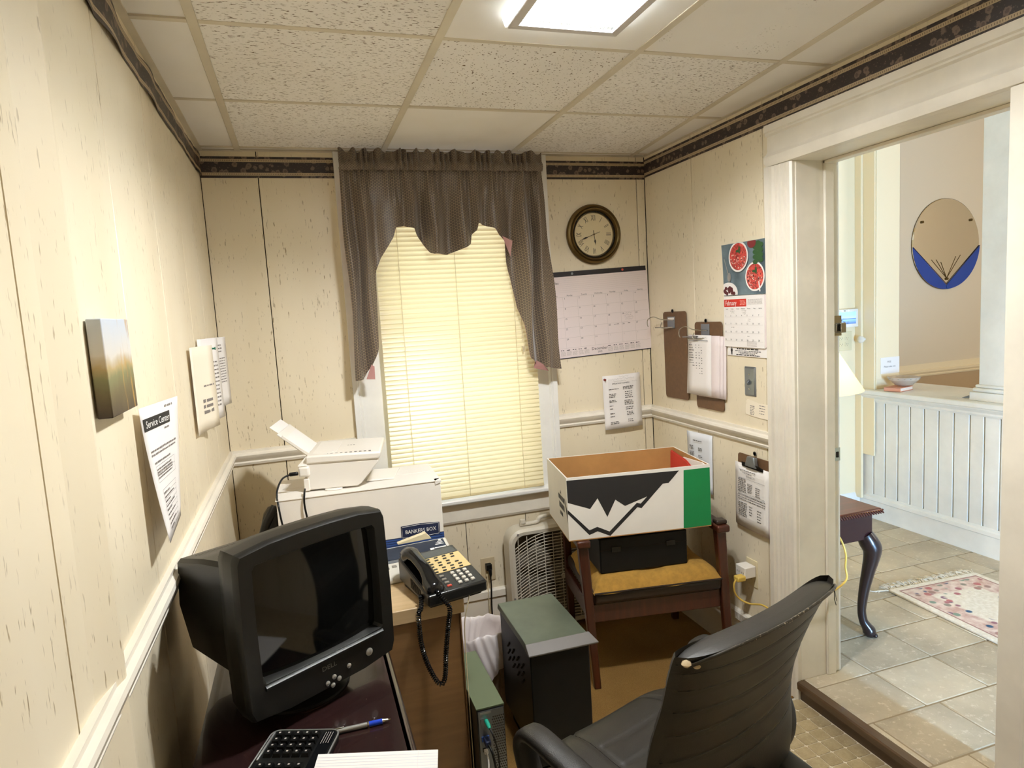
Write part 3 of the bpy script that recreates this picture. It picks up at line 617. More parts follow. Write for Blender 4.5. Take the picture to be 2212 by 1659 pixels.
obj('dog_ear', MB().add([(.535, .402, .0035), (.556, .402, .004), (.556, .375, .012)], [(0, 1, 2)]), M['paper2'], D, solid=.0006)
obj('rows_print', MB().words(.012, .05, .243, .003, PZ+.0005, 1).words(.012, .045, .192, .003, PZ+.0005, 2).words(.35, .38, .141, .003, PZ+.0005, 4).words(.43, .45, .141, .004, PZ+.0005, 5), M['grey'], D, kind='stuff')
# February calendar on the right wall
D = root('food_calendar', 'February wall calendar showing red soup bowls beside the door frame', 'calendar', WR(2.402, 1.338, .003, -.3))
t = NT('food_photo_backdrop'); v = t.coord('Object'); t.base(t.ramp(t.noise(v, 9, 4), [(.3, (62, 76, 84)), (.7, (122, 140, 146))])); t.b.inputs['Roughness'].default_value = .35; FOOD = t.m
t = NT('red_soup'); v = t.coord('Object'); t.base(t.mix(t.mask(t.noise(v, 120, 3, .7), .5, .62), t.ramp(t.noise(v, 40, 3), [(.3, (176, 46, 44)), (.7, (226, 96, 82))]), (110, 36, 34))); SOUP = t.m
t = NT('soup_toppings'); v = t.coord('Object'); t.base(t.ramp(t.voro(v, 160, 'F1', 1), [(.2, (70, 24, 24)), (.5, (196, 80, 70)), (.8, (236, 214, 200))])); TOPP = t.m
pic = obj('picture_page', MB().grid(lambda u, v: (u*.268-.004, .252+v*.212, .004+.008*(1-u)*v*v), 8, 6), FOOD, D, solid=.001)
def disc(cx, cy, rx, ry, z, n=36, x0=-9, x1=9, y0=-9, y1=9): return [(min(max(cx+rx*math.cos(2*PI*k/n), x0), x1), min(max(cy+ry*math.sin(2*PI*k/n), y0), y1)) for k in range(n)]
PB = dict(x0=-.003, x1=.263, y0=.2535, y1=.463)
def pz(cx, cy): return .0052+.008*(1-(cx+.004)/.268)*((cy-.252)/.212)**2
for cx, cy, rr in ((.105, .408, .062), (.20, .322, .058)):
    zz = pz(cx-.05, min(.46, cy+.06))
    obj('bowl_rim', MB().flat(disc(cx, cy, rr, rr, 0, **PB), zz), M['paper'], pic); obj('soup', MB().flat(disc(cx, cy, rr*.88, rr*.88, 0, **PB), zz+.0004), SOUP, pic)
    rd = random.Random(int(cx*1000)); mt = MB()
    for k in range(46): q, s_ = rd.uniform(2.4, 6.2), rr*.8*math.sqrt(rd.random()); px, py = cx+s_*math.cos(q), cy+s_*math.sin(q); mt.flat(disc(px, py, .004, .0035, 0, 7, **PB), zz+.0006+k*1e-6)
    obj('toppings', mt, TOPP, pic)
    obj('herb_leaf', MB().flat(disc(cx+.008, cy+rr*.42, .006, .016, 0, 10, **PB), zz+.0008).flat(disc(cx-.002, cy+rr*.36, .013, .006, 0, 10, **PB), zz+.00085), P('leaf_green', (48, 84, 44), .6) if 'leaf_green' not in bpy.data.materials else bpy.data.materials['leaf_green'], pic)
obj('bowl_rim', MB().flat(disc(.03, .262, .062, .045, 0, **PB), .0062), M['paper'], pic)
mt = MB(); rd = random.Random(9)
for k in range(14): mt.flat(disc(.005+rd.random()*.07, .258+rd.random()*.028, .009, .008, 0, 9, **PB), .0066+k*1e-6)
obj('grapes', mt, P('dark_cherries', (88, 30, 34), .4), pic)
obj('vegetables', MB().flat(disc(.185, .455, .026, .02, 0, **PB), pz(.15, .45)), P('beetroot', (120, 40, 42), .5), pic)
mt = MB()
for k in range(12): mt.flat(disc(.222+.018*math.sin(k*2.1), .45-.0065*k, .016, .010, 0, 9, **PB), pz(.19, .46)+.0003+k*1e-6)
obj('greens', mt, bpy.data.materials['leaf_green'], pic)
obj('spoon', MB().flat([(.000, .42), (.004, .42), (.036, .345), (.031, .343)], .0085).flat(disc(.04, .328, .012, .019, 0), .0086), M['silver'], pic); obj('spoon', MB().flat([(.222, .302), (.228, .302), (.234, .262), (.227, .262)], .0075), M['paper'], pic)
pg = obj('month_page', MB().box(.000, .255, .038, .250, .003, .0085), M['paper'], D)
obj('page_edges', MB().box(.255, .259, .040, .249, .002, .0075).box(.259, .262, .042, .248, .001, .006), M['paper2'], D)
PZ = .009
obj('red_band', MB().flat([(.003, .205), (.148, .205), (.148, .236), (.003, .236)], PZ), M['red'], D)
text('month_print', 'February', .0285, .012, .220, PZ+.0003, M['wprint'], D, align='LEFT', sx=.72); text('year_print', '2026', .028, .144, .220, PZ+.0003, P('pink_print', (240, 170, 156), .6), D, align='RIGHT', sx=.66)
g = MB(); lines(g, (), [.163-.0335*i for i in range(4)], .006, .248, w=.0004, z=PZ); obj('ruled_grid', g, M['lgrey'], D)
for i, s in enumerate(('Sunday', 'Monday', 'Tuesday', 'Wednesday', 'Thursday', 'Friday', 'Saturday')): text('weekday', s, .0055, .022+.0352*i, .196, PZ+.0003, M['ink'], D)
for i in range(7):
    for j in range(4): text('date', str(1+i+7*j), .0095, .012+.0352*i, .168-.0335*j, PZ+.0003, M['ink'], D)
g = MB()
for r in range(5): g.words(.158, .246, .231-.0045*r, .0022, PZ+.0003, r)
for r in range(5): g.words(.150, .21, .062-.0045*r, .0018, PZ+.0003, r+9)
obj('fine_print', g, M['lgrey'], D, kind='stuff')
sc = MB()
for x, y, w_ in ((.045, .185, .028), (.05, .178, .022), (.118, .186, .03), (.12, .180, .028), (.126, .173, .02), (.157, .151, .018), (.157, .144, .016), (.05, .118, .022), (.152, .082, .016)): scrawl(sc, x, y, w_, .004, PZ+.0004, int(x*999+y*77), .0005)
obj('handwriting', sc, M['grey'], D)
tg = obj('advert_strip', MB().box(.012, .272, .000, .04, .000, .002), M['paper'], D)
g = MB().words(.075, .21, .028, .0055, .0025, 1).words(.062, .225, .0205, .003, .0025, 2).words(.085, .205, .015, .003, .0025, 3).words(.095, .19, .010, .0025, .0025, 4).words(.07, .22, .0035, .0045, .0025, 5); obj('advert_print', g, M['ink'], tg, kind='stuff')
fgm = MB().flat(disc(.040, .0345, .0028, .003, 0, 10), .0025).flat([(.034, .030), (.046, .030), (.047, .018), (.0445, .018), (.0445, .004), (.041, .004), (.040, .015), (.039, .004), (.0355, .004), (.0355, .018), (.033, .018)], .0025); obj('figure_print', fgm, M['ink'], tg)

# ================================================================== PAPERS, CLIPBOARDS, PLATES
def sheet(name, label, Mx, w, h, mat=None, bend=None, seg=(6, 8), cat='paper', group=None):
    r = root(name, label, cat, Mx, group); f = bend or (lambda u, v: .0015)
    obj('sheet', MB().grid(lambda u, v: (u*w, v*h, f(u, v)), *seg), mat or M['paper'], r, smooth=60, solid=.0005)
    return r
def printed(r, blocks, mat, z=.0022, f=None):
    mb = MB()
    for k, (x0, x1, y0, y1, n, h) in enumerate(blocks):
        for i in range(n):
            y = y1-(y1-y0)*i/max(1, n-1) if n > 1 else y0
            mb.words(x0, x1, y, h, z, k*31+i)
    if f: mb.v = [Vector((p.x, p.y, p.z+f(p.x, p.y))) for p in mb.v]
    obj('print', mb, mat, r, kind='stuff')
r = sheet('phone_list', 'typed list headed IMPORTANT NUMBERS pinned over the rail below the desk-pad calendar', WB(1.447, .945, .03, 1.2), .213, .278, M['paper'], lambda u, v: .002+.004*math.sin(u*3))
text('heading_print', 'IMPORTANT NUMBERS', .0095, .10, .233, .0075, M['ink'], r)
printed(r, [(.03, .085, .205, .205, 1, .004), (.03, .07, .18, .165, 3, .004), (.03, .07, .147, .14, 2, .004), (.03, .05, .12, .105, 2, .004), (.03, .055, .08, .065, 2, .004), (.03, .08, .035, .027, 2, .004), (.11, .17, .212, .20, 3, .004), (.12, .165, .185, .175, 2, .004), (.12, .165, .165, .155, 2, .004), (.115, .165, .14, .12, 4, .004), (.12, .165, .105, .095, 2, .004), (.125, .165, .08, .065, 3, .004), (.13, .16, .04, .03, 2, .004)], M['tink'], .0075)
sc = MB(); scrawl(sc, .03, .252, .15, .009, .0078, 2, .0006); scrawl(sc, .09, .264, .06, .007, .0078, 5, .0006); scrawl(sc, .06, .242, .07, .007, .0078, 8, .0006); scrawl(sc, .165, .236, .03, .006, .0078, 9, .0006); obj('handwriting', sc, M['grey'], r)
pn = root('push_pin', 'red push pin at the corner of the typed phone list', 'pin', WB(1.453, 1.205, .0325)); obj('pin_head', MB().lathe([(.006, 0), (.006, .002), (.003, .003), (.003, .009), (.0055, .010), (.005, .012), (0, .0125)], 12), P('dark_red_pin', (120, 30, 24), .3), pn, smooth=40)
# paper hanging under the rail, right wall
fb = lambda u, v: .004+.02*(1-v)*max(0, u-.5)
r = sheet('hanging_list', 'white typed sheet hanging under the chair rail behind the green-ended box', WR(2.712, .688, .004, 1.5), .205, .272, P('cool_white_paper', (226, 228, 232), .7), fb)
printed(r, [(.06, .13, .232, .232, 1, .005), (.03, .06, .205, .19, 4, .004), (.03, .065, .175, .16, 4, .004), (.03, .075, .145, .125, 5, .004), (.10, .13, .20, .19, 3, .004), (.10, .13, .165, .158, 2, .004), (.10, .16, .14, .105, 6, .004)], M['tink'], .012)
# torn note below the switch
r = root('torn_note', 'small torn paper note stuck below the light switch', 'paper', WR(2.281, 1.092, .002, -1.5))
obj('sheet', MB().flat([(0, .006), (.04, .002), (.09, 0), (.162, .001), (.163, .060), (.12, .062), (.08, .060), (.045, .066), (.012, .069), (.002, .060), (.006, .05), (0, .046)], .001), M['cream'], r, solid=.0006)
printed(r, [(.028, .055, .042, .008, 6, .0035), (.085, .12, .05, .018, 4, .0035)], M['grey'], .0016)
# clipboards
def clip_metal(r, cx, cy, sc=1.0):
    p = obj('clip_plate', MB().box(cx-.032*sc, cx+.032*sc, cy-.028, cy+.026, .004, .0065).box(cx-.034*sc, cx+.034*sc, cy-.03, cy-.026, .004, .012), M['steel'], r, bevel=.001)
    return p
def wire_clip(r, cx, cy, s=1.0, out=.05):
    # open bent lever of an old spring clip, standing out from the board
    pts = catmull([(cx+.03, cy+.004, .008), (cx-.01, cy+.006, .012), (cx-.05, cy+.010, .03), (cx-.078, cy+.024, .045*s), (cx-.105, cy+.012, .058*s), (cx-.108, cy-.012, .06*s), (cx-.10, cy-.024, .06*s)], 5)
    obj('spring_lever', MB().tube(pts, .0024, 7), M['chrome'], r, smooth=60)
    obj('spring_lever', MB().tube(catmull([(cx+.02, cy-.03, .010), (cx-.02, cy-.034, .02), (cx-.045, cy-.028, .035), (cx-.04, cy-.004, .03)], 5), .0022, 7), M['chrome'], r, smooth=60)
    obj('jaw_bar', MB().tube([(cx+.03, cy-.03, .011), (cx-.03, cy-.031, .02), (cx-.075, cy-.03, .04*s)], .0022, 6), M['chrome'], r)
def hook(r, x, y):
    obj('hanger_ring', MB().lathe([(.006, 0), (.009, .001), (.009, .003), (.006, .004), (.006, 0)], 16, (x, y, .003)), M['gloss'], r, smooth=40)
c1 = root('clipboard', 'narrow brown hardboard clipboard hanging empty left of the loaded one', 'clipboard', WR(2.898, 1.105, .004, .6))
obj('board', MB().prism(rrect(0, .205, 0, .425, .016), 0, .004), M['board'], c1, bevel=.001); clip_metal(c1, .075, .375); wire_clip(c1, .07, .38, 1.2); hook(c1, .09, .428)
obj('clip_label', MB().box(.05, .105, .386, .396, .0066, .0072), M['paper'], c1)
c2 = root('clipboard', 'brown hardboard clipboard holding overhanging sheets beside the food calendar', 'clipboard', WR(2.628, 1.085, .004, .2))
obj('board', MB().prism(rrect(0, .207, 0, .395, .016), 0, .004), M['board'], c2, bevel=.001); clip_metal(c2, .085, .36); wire_clip(c2, .075, .352, 1.1); hook(c2, .09, .40)
for k in range(4):
    dx = .017*k
    s = obj('sheet', MB().grid(lambda u, v: (-.036+dx+.028*(k > 0)+u*(.19-.012*(k == 0)), .064-.002*k+v*.272, .022-.004*k+.010*(1-v)*(1-u)-.008*v), 4, 6), M['paper'] if k < 1 else M['paper2'], c2, solid=.0006, smooth=60)
mb = MB()
for i in range(18):
    y = .29-.0118*i; mb.words(-.022, .008+.012*((i*7) % 3)/2, y, .0035, .0225, i)
    for x in (.030, .054, .072):
        if (i*5+int(x*1000)) % 4: mb.words(x, x+.008, y, .0035, .0225, i+90)
lines(mb, (), [.312], -.022, .125, w=.002, z=.0215); obj('print', mb, M['tink'], c2, kind='stuff')
sc = MB(); scrawl(sc, .0, .322, .06, .009, .024, 4, .0006); scrawl(sc, .085, .322, .035, .007, .022, 6, .0006); obj('handwriting', sc, M['grey'], c2)
pcx = root('pencil', 'thin pencil caught under the clip of the loaded clipboard', 'pencil', WR(2.66, 1.4, .04)); obj('pencil_shaft', MB().tube([(-.02, .012, 0), (.075, .014, -.012)], .0032, 6), M['grey'], pcx)
obj('pencil_tip', MB().tube([(.075, .014, -.012), (.086, .0142, -.0134)], [.0032, .0006], 6), M['ink'], pcx)
c3 = root('clipboard', 'clipboard with thick paper stack hanging low beside the door casing', 'clipboard', WR(2.338, .616, .004, -1.0))
obj('board', MB().prism(rrect(0, .222, 0, .31, .014), 0, .004), M['board'], c3, bevel=.001)
for k in range(3): obj('sheet', MB().grid(lambda u, v: (-.004+.003*k+u*.212, -.004*k+v*.272, .014-.003*k+.004*math.sin(u*2.5)*(1-v)), 6, 6), M['paper'] if k == 0 else M['paper2'], c3, solid=.0006, smooth=60)
cl3 = obj('clip_plate', MB().hexa([(.045, .262, .016), (.175, .262, .016), (.175, .272, .012), (.045, .272, .012), (.045, .262, .019), (.175, .262, .019), (.165, .285, .028), (.055, .285, .028)]), M['gloss'], c3, bevel=.001)
obj('clip_spring', MB().hexa([(.075, .27, .012), (.145, .27, .012), (.135, .312, .010), (.085, .312, .010), (.075, .27, .030), (.145, .27, .030), (.13, .315, .028), (.09, .315, .028)]), M['steel'], cl3, bevel=.004); hook(c3, .11, .325)
text('heading_print', 'EXPENSE LIST', .009, .10, .222, .0195, M['ink'], c3)
printed(c3, [(.03, .13, .243, .243, 1, .0035), (.05, .11, .233, .233, 1, .0035), (.02, .07, .205, .15, 8, .004), (.08, .11, .19, .155, 6, .0035), (.13, .16, .185, .15, 5, .0035), (.02, .19, .135, .115, 3, .0035), (.02, .075, .10, .045, 8, .004), (.09, .11, .095, .06, 4, .0035), (.14, .165, .09, .045, 5, .0035)], M['tink'], .0192)
g = MB(); lines(g, (), [.211, .147, .14], .02, .19, w=.0008, z=.0193); obj('rules', g, M['ink'], c3)
obj('binder_ring', MB().tube([(.215, .19, .006), (.232, .186, .012), (.236, .18, .01), (.226, .172, .006)], .0015, 5), M['chrome'], c3)
# light switch
s = root('light_switch', 'single light switch with steel plate above the torn note', 'switch', WR(2.25, 1.235))
obj('plate', MB().hexa([(-.036, -.062, 0), (.036, -.062, 0), (.036, .062, 0), (-.036, .062, 0), (-.029, -.055, .007), (.029, -.055, .007), (.029, .055, .007), (-.029, .055, .007)]), M['steel'], s, bevel=.002)
obj('toggle', MB().hexa([(-.005, -.012, .005), (.005, -.012, .005), (.005, .012, .005), (-.005, .012, .005), (-.004, -.012, .018), (.004, -.012, .018), (.004, -.002, .02), (-.004, -.002, .02)]), M['steel'], s, bevel=.001)
for y in (-.03, .03): obj('screw', MB().lathe([(.0042, .007), (.0036, .0088), (0, .009)], 12, (0, y, 0)), M['chrome'], s, smooth=40)
# outlets
def outlet(name, label, Mx, mat, duplex=1, w=.036, h=.059):
    s = root(name, label, 'outlet', Mx); obj('plate', MB().box(-w*duplex, w*duplex, -h, h, 0, .005), mat, s, bevel=.002)
    for cx in ([0] if duplex == 1 else [-.023, .023]):
        for cy in (-.020, .020):
            q = obj('socket', MB().prism(rrect(cx-.016, cx+.016, cy-.0135, cy+.0135, .008), .004, .0075), mat, s, bevel=.0008)
            obj('slots', MB().box(cx-.0075, cx-.0055, cy-.002, cy+.006, .0074, .0079).box(cx+.0055, cx+.0075, cy-.002, cy+.006, .0074, .0079).box(cx-.0018, cx+.0018, cy-.0085, cy-.005, .0074, .0079), M['dark'], q)
    return s
outlet('wall_outlet', 'ivory wall outlet low under the window with a black plug in it', WB(.787, .315), P('beige_outlet_plate', (198, 180, 146), .45))
outlet('wall_outlet', 'ivory outlet by the door casing holding a white plug adapter', WR(2.262, .415), M['ivory'])
# black fan plug and cord at the window outlet
pg_ = root('power_cord', 'black power cord hanging from the outlet under the window', 'cord', Matrix.Translation((0, 0, 0)))
obj('plug', MB().box(.772, .800, YB-.034, YB-.006, .318, .348).tube([(.788, YB-.034, .325), (.788, YB-.04, .30), (.789, YB-.036, .285)], [.010, .008, .004], 8), M['black'], pg_, bevel=.003)
obj('cord', MB().tube(catmull([(.789, YB-.036, .29), (.790, YB-.033, .23), (.784, YB-.04, .14), (.785, YB-.045, .06), (.80, YB-.06, .012), (.825, YB-.085, .008), (.845, YB-.10, .008)], 6), .0035, 7), M['black'], pg_, smooth=60)
pg_ = root('lamp_cord', 'thin grey cord hanging from the outlet under the window', 'cord')
obj('cord', MB().tube(catmull([(.780, YB-.012, .285), (.777, YB-.02, .25), (.775, YB-.026, .15), (.774, YB-.03, .05), (.76, YB-.04, .006)], 6), .0022, 6), M['ivory'], pg_, smooth=60)
obj('plug', MB().box(.772, .787, YB-.016, YB-.006, .283, .298), M['ivory'], pg_)
# white adapter with the yellow extension cord
ad = root('plug_adapter', 'white multi-way plug adapter in the outlet by the door casing', 'adapter', WR(2.262, .415))
obj('adapter_body', MB().box(-.031, .033, -.008, .040, .0082, .062), M['white'], ad, bevel=.003); obj('adapter_sockets', MB().box(-.02, -.018, .010, .018, .061, .0625).box(-.008, -.006, .010, .018, .061, .0625).box(.010, .012, .010, .018, .061, .0625).box(.02, .022, .010, .018, .061, .0625), M['dark'], ad)
yc = root('extension_cord', 'yellow extension cord from the plug adapter through the doorway', 'cord')
obj('plug', MB().box(1.640, 1.6795, 2.222, 2.255, .402, .425), M['yellow'], yc, bevel=.005)
pts = [(1.642, 2.238, .412), (1.632, 2.24, .39), (1.64, 2.245, .35), (1.662, 2.24, .32), (1.69, 2.215, .305), (1.70, 2.15, .325), (1.69, 2.06, .335), (1.685, 1.99, .37), (1.72, 1.96, .40), (1.84, 1.955, .42), (1.95, 1.97, .45), (1.965, 1.985, .50), (1.965, 1.985, .56), (1.955, 2.01, .62), (1.945, 2.06, .64)]
obj('cord', MB().tube(catmull(pts, 6), .004, 7), M['yellow'], yc, smooth=60)

# ================================================================== LEFT WALL THINGS
t = NT('landscape_print'); v = t.coord('Object'); sx = t.n('ShaderNodeSeparateXYZ'); t.l(v, sx.inputs[0]); y = sx.outputs[1]
c = t.ramp(t.math('ADD', t.math('DIVIDE', y, .165), t.math('MULTIPLY', t.math('SUBTRACT', t.noise(v, 22, 3), .5), .22)), [(.0, (60, 44, 30)), (.26, (104, 92, 60)), (.42, (126, 124, 84)), (.5, (172, 150, 104)), (.62, (206, 200, 190)), (1, (188, 196, 206))])
tr = t.mask(t.noise(t.coord('Object', (55, 9, 1)), 1, 3), .55, .66); c = t.mix(t.math('MULTIPLY', t.math('MULTIPLY', tr, .8), t.mask(sx.outputs[0], .06, .10)), c, (182, 140, 66)); t.base(c); LAND = t.m
cv = root('canvas_print', 'small autumn landscape canvas hung high above the paper with a black heading', 'picture', WL(1.228, 1.443))
obj('stretched_canvas', MB().box(0, .175, 0, .165, .003, .026), LAND, cv, bevel=.002)
r = root('service_center_notice', 'long printed notice headed Service Center curling off the near wall', 'paper', WL(1.468, 1.148))
def nb(u, v): return (u*.216, v*.282, .012+.036*u*(.4+.6*v)+.028*(1-u)*(1-v)**1.4)
obj('sheet', MB().grid(nb, 8, 12), M['paper'], r, smooth=70, solid=.0006)
def onn(mb, dz=.0012): mb.v = [Vector((p.x, p.y, nb(p.x/.216, p.y/.282)[2]+dz)) for p in mb.v]; return mb
mb = MB().grid(lambda u, v: (.008+u*.150, .232+v*.026, 0), 6, 1); obj('black_band', onn(mb), M['ink'], r)
tx = text('heading_print', 'Service Center', .0215, .083, .2445, nb(.4, .88)[2]+.0022, M['wprint'], r); tx.rotation_euler = (0, R(-9.0), 0)
mb = MB().words(.13, .18, .268, .006, 0, 3).words(.12, .15, .222, .004, 0, 5)
for k in range(2): mb.words(.02, .19, .186-.008*k, .0045, 0, k)
for k in range(1): mb.words(.03, .14, .160, .0045, 0, k+5)
for k in range(4): mb.words(.035, .15, .146-.006*k, .004, 0, k+9)
for k in range(9): mb.words(.05, .10+.04*(k % 2), .092-.0095*k, .004, 0, k+19)
obj('print', onn(mb), M['grey'], r, kind='stuff')
mb = MB(); lines(mb, [.03, .17], [.155, .121, .139], .03, .17, .121, .155, z=0); lines(mb, [.045, .165], [.102-.011*k for k in range(9)], .045, .165, .014, .102, z=0); obj('table_rules', onn(mb), M['grey'], r)
def wsheet(label, y, z, w, h, f, blocks, mat):
    r = root('pinned_sheet', label, 'paper', WL(y, z)); obj('sheet', MB().grid(lambda u, v: (u*w, v*h, f(u, v)), 5, 8), mat, r, smooth=70, solid=.0006)
    mb = MB()
    for k, (x0, x1, y0, n, st, hh) in enumerate(blocks):
        for i in range(n): mb.words(x0, x1, y0-st*i, hh, 0, k*13+i)
    mb.v = [Vector((p.x, p.y, f(p.x/w, p.y/h)+.0012)) for p in mb.v]; obj('print', mb, M['grey'], r, kind='stuff'); return r
wsheet('creased white sheet with large print, nearest of three sheets by the corner', 2.195, 1.255, .215, .272, lambda u, v: .010+.038*u*u, [(.12, .2, .14, 1, .01, .006), (.1, .2, .09, 3, .018, .012)], M['cream'])
wsheet('white list held by a green push pin, middle of three sheets by the corner', 2.40, 1.262, .18, .286, lambda u, v: .006+.042*u, [(.05, .10, .24, 2, .012, .006), (.04, .16, .2, 12, .014, .006)], M['paper'])
wsheet('tall white sheet of faint typing, deepest of three sheets by the corner', 2.60, 1.285, .20, .262, lambda u, v: .008+.045*u, [(.05, .15, .23, 3, .012, .005), (.03, .17, .18, 10, .010, .004)], M['paper'])
pn = root('push_pin', 'green push pin holding the middle sheet near the corner', 'pin', WL(2.50, 1.512, .033)); obj('pin_head', MB().lathe([(.006, 0), (.006, .002), (.003, .003), (.003, .012), (.0055, .013), (.005, .016), (0, .0165)], 12), P('green_pin', (30, 110, 86), .3), pn, smooth=40)

# ================================================================== DESK AND WHAT STANDS ON IT
DZ = .745
SD = .938
def ats(x, y, z, yaw): return at(x*SD, y*SD, z, yaw) @ Matrix.Scale(SD, 4)
T = root('desk', 'dark wood laminate desk along the panelled wall under the monitor', 'desk')
dx0, dx1, dya, dyb = -.269, .147, .58, 1.745
prof = [(0, 0), (.006, -.001), (.011, -.006), (.013, -.014), (.011, -.022), (.006, -.027), (0, -.028)]
mb = MB().box(dx0, dx1-.012, dya, dyb, DZ-.028, DZ); mb.sweep([(p[0]-.013, p[1]) for p in prof]+[(-.02, -.028), (-.02, 0)], (dx1, dya, DZ), (dx1, dyb, DZ), (1, 0, 0))
t = NT('scratched_dark_desk_top'); v = t.coord('Object'); n = t.noise(v, 240, 3, .8); rg = t.mask(t.noise(v, 9, 2), .52, .62)
t.base(t.mix(t.math('MULTIPLY', t.mask(n, .70, .74), rg), (40, 24, 23), (150, 130, 110))); t.b.inputs['Roughness'].default_value = .2; t.b.inputs['Coat Weight'].default_value = .4
obj('desk_top', mb, t.m, T, smooth=40)
obj('side_panel', MB().box(dx0+.01, dx1-.03, dyb-.03, dyb-.005, 0, DZ-.028), M['darkwood'], T); obj('side_panel', MB().box(dx0+.01, dx1-.03, dya+.005, dya+.03, 0, DZ-.028), M['darkwood'], T)
obj('back_panel', MB().box(dx0+.01, dx0+.028, dya+.03, dyb-.03, .12, DZ-.028), M['darkwood'], T)
obj('apron', MB().box(dx1-.05, dx1-.034, dya+.03, dyb-.03, DZ-.10, DZ-.028), M['darkwood'], T)
# --- monitor
m = root('crt_monitor', 'bulky black tube monitor with dark screen on the dark desk', 'monitor', ats(-.003, 1.519, DZ, 31))
bw, z0, z1 = .198, .045, .425
def arch(x): return z1+.010*(1-(x/bw)**2)
out = [(-bw+.010, z0+.010), (-bw+.02, z0), (bw-.02, z0), (bw-.008, z0+.012)]+[(bw-.004, .24)]+[(bw*.97*math.cos(q*PI/12), 0) for q in ()]
out = [(-bw*.94, z0+.006), (-bw*.5, z0-.004), (bw*.5, z0-.004), (bw*.94, z0+.006), (bw*.985, z0+.03), (bw, .22), (bw*.975, z1-.02), (bw*.94, z1-.004)]+[(bw*k, arch(bw*k)) for k in (.6, .2, -.2, -.6)]+[(-bw*.94, z1-.004), (-bw*.975, z1-.02), (-bw, .22), (-bw*.985, z0+.03)]
sx0, sx1, sz0, sz1 = -.157, .157, .128, .392
inn = [(sx0+.006, sz0), (sx0*.5, sz0-.002), (sx1*.5, sz0-.002), (sx1-.006, sz0), (sx1, sz0+.006), (sx1+.002, .25), (sx1, sz1-.012), (sx1-.008, sz1-.002), (.095, sz1), (.03, sz1+.001), (-.03, sz1+.001), (-.095, sz1), (sx0+.008, sz1-.002), (sx0, sz1-.012), (sx0-.002, .25), (sx0, sz0+.006)]
n = len(out)
def ring(poly, y, s=1, cz=.24): return [(x*s, y, cz+(z-cz)*s) for x, z in poly]
def loft(rings, close0=True, close1=True):
    mb = MB(); k = len(rings[0]); vs = [p for r_ in rings for p in r_]
    fs = [(i*k+j, i*k+(j+1) % k, (i+1)*k+(j+1) % k, (i+1)*k+j) for i in range(len(rings)-1) for j in range(k)]
    if close0: fs.append(tuple(range(k))[::-1])
    if close1: fs.append(tuple((len(rings)-1)*k+j for j in range(k)))
    return mb.add(vs, fs)
inn2 = inn[:]  # same count as out
obj('bezel', loft([ring(inn, .030, .955), ring(inn, .004), ring(inn, 0, 1.012), ring(out, 0, .972), ring(out, .006, .99), ring(out, .018)], False, False), M['crt'], m, smooth=32)
obj('front_shell', loft([ring(out, .018, .997), ring(out, .055, 1.0), ring(out, .082, .985), ring(out, .095, .93)], False, True), M['crt'], m, smooth=40)
hb = [(-.120, .075), (.120, .075), (.160, .11), (.178, .25), (.172, .372), (.164, .382), (-.164, .382), (-.172, .372), (-.178, .25), (-.160, .11)]
def hring(y, s, k): return [(x*s, y, .085+(z-.075)*k) for x, z in hb]
obj('rear_housing', loft([hring(.09, 1.05, .98), hring(.20, 1.05, .93), hring(.335, 1.04, .84), hring(.35, .98, .80), hring(.40, .80, .66)]), M['crt'], m, smooth=35)
for k in range(9): obj('vent_slot', MB().box(-.15, .15, .150+.018*k, .156+.018*k, .376-.0035*k, .3785-.0035*k), M['dark'], m)
def scr(u, v): x = -.158+.316*u; z = .125+.270*v; return (x, .020-.012*(1-((u-.5)*2)**2)*.9-.004*(1-((v-.5)*2)**2)+.006, z)
obj('screen', MB().grid(scr, 16, 12), M['screen'], m, smooth=60)
obj('lower_lip', MB().sweep([(0, 0), (.006, .002), (.007, .008), (.002, .012), (0, .012)], (-.156, .0005, .112), (.156, .0005, .112), (0, -1, 0)), M['crt'], m, smooth=50)
lg = bpy.data.objects.new('print_holder', None)
def onfront(x, z, y=-.0008): return fr((x, y, z), (1, 0, 0), (0, 0, 1), (0, -1, 0))
bd = obj('logo_plate', MB().box(-.022, .022, -.0008, .0004, .088, .104), M['crt'], m)
tx = text('logo_print', 'DELL', .0155, 0, 0, 0, P('grey_logo', (120, 118, 112), .4, .4), bd, sx=1.15); tx.matrix_local = onfront(.0, .096, -.0013) @ Matrix.Diagonal((1.15, 1, 1, 1))
for x, z, r_ in ((.010, .066, .0058), (-.008, .058, .0058), (.023, .056, .0058), (.005, .048, .0058), (.052, .074, .0058), (.112, .082, .0095)):
    obj('power_button' if r_ > .008 else 'menu_button', MB().lathe([(r_, 0), (r_, .002), (r_*.6, .0038), (0, .004)], 16, (x, 0, z), 'Y'), M['silver'], m, smooth=50)
obj('stand_base', MB().lathe([(.125, 0), (.125, .006), (.115, .012), (.06, .022), (.055, .042), (.0, .045)], 40, (0, .15, 0)), M['crt'], m, smooth=40)
obj('stand_neck', MB().hexa([(-.10, .03, .03), (.10, .03, .03), (.10, .27, .03), (-.10, .27, .03), (-.13, .02, .085), (.13, .02, .085), (.13, .27, .10), (-.13, .27, .10)]), M['crt'], m, bevel=.01)
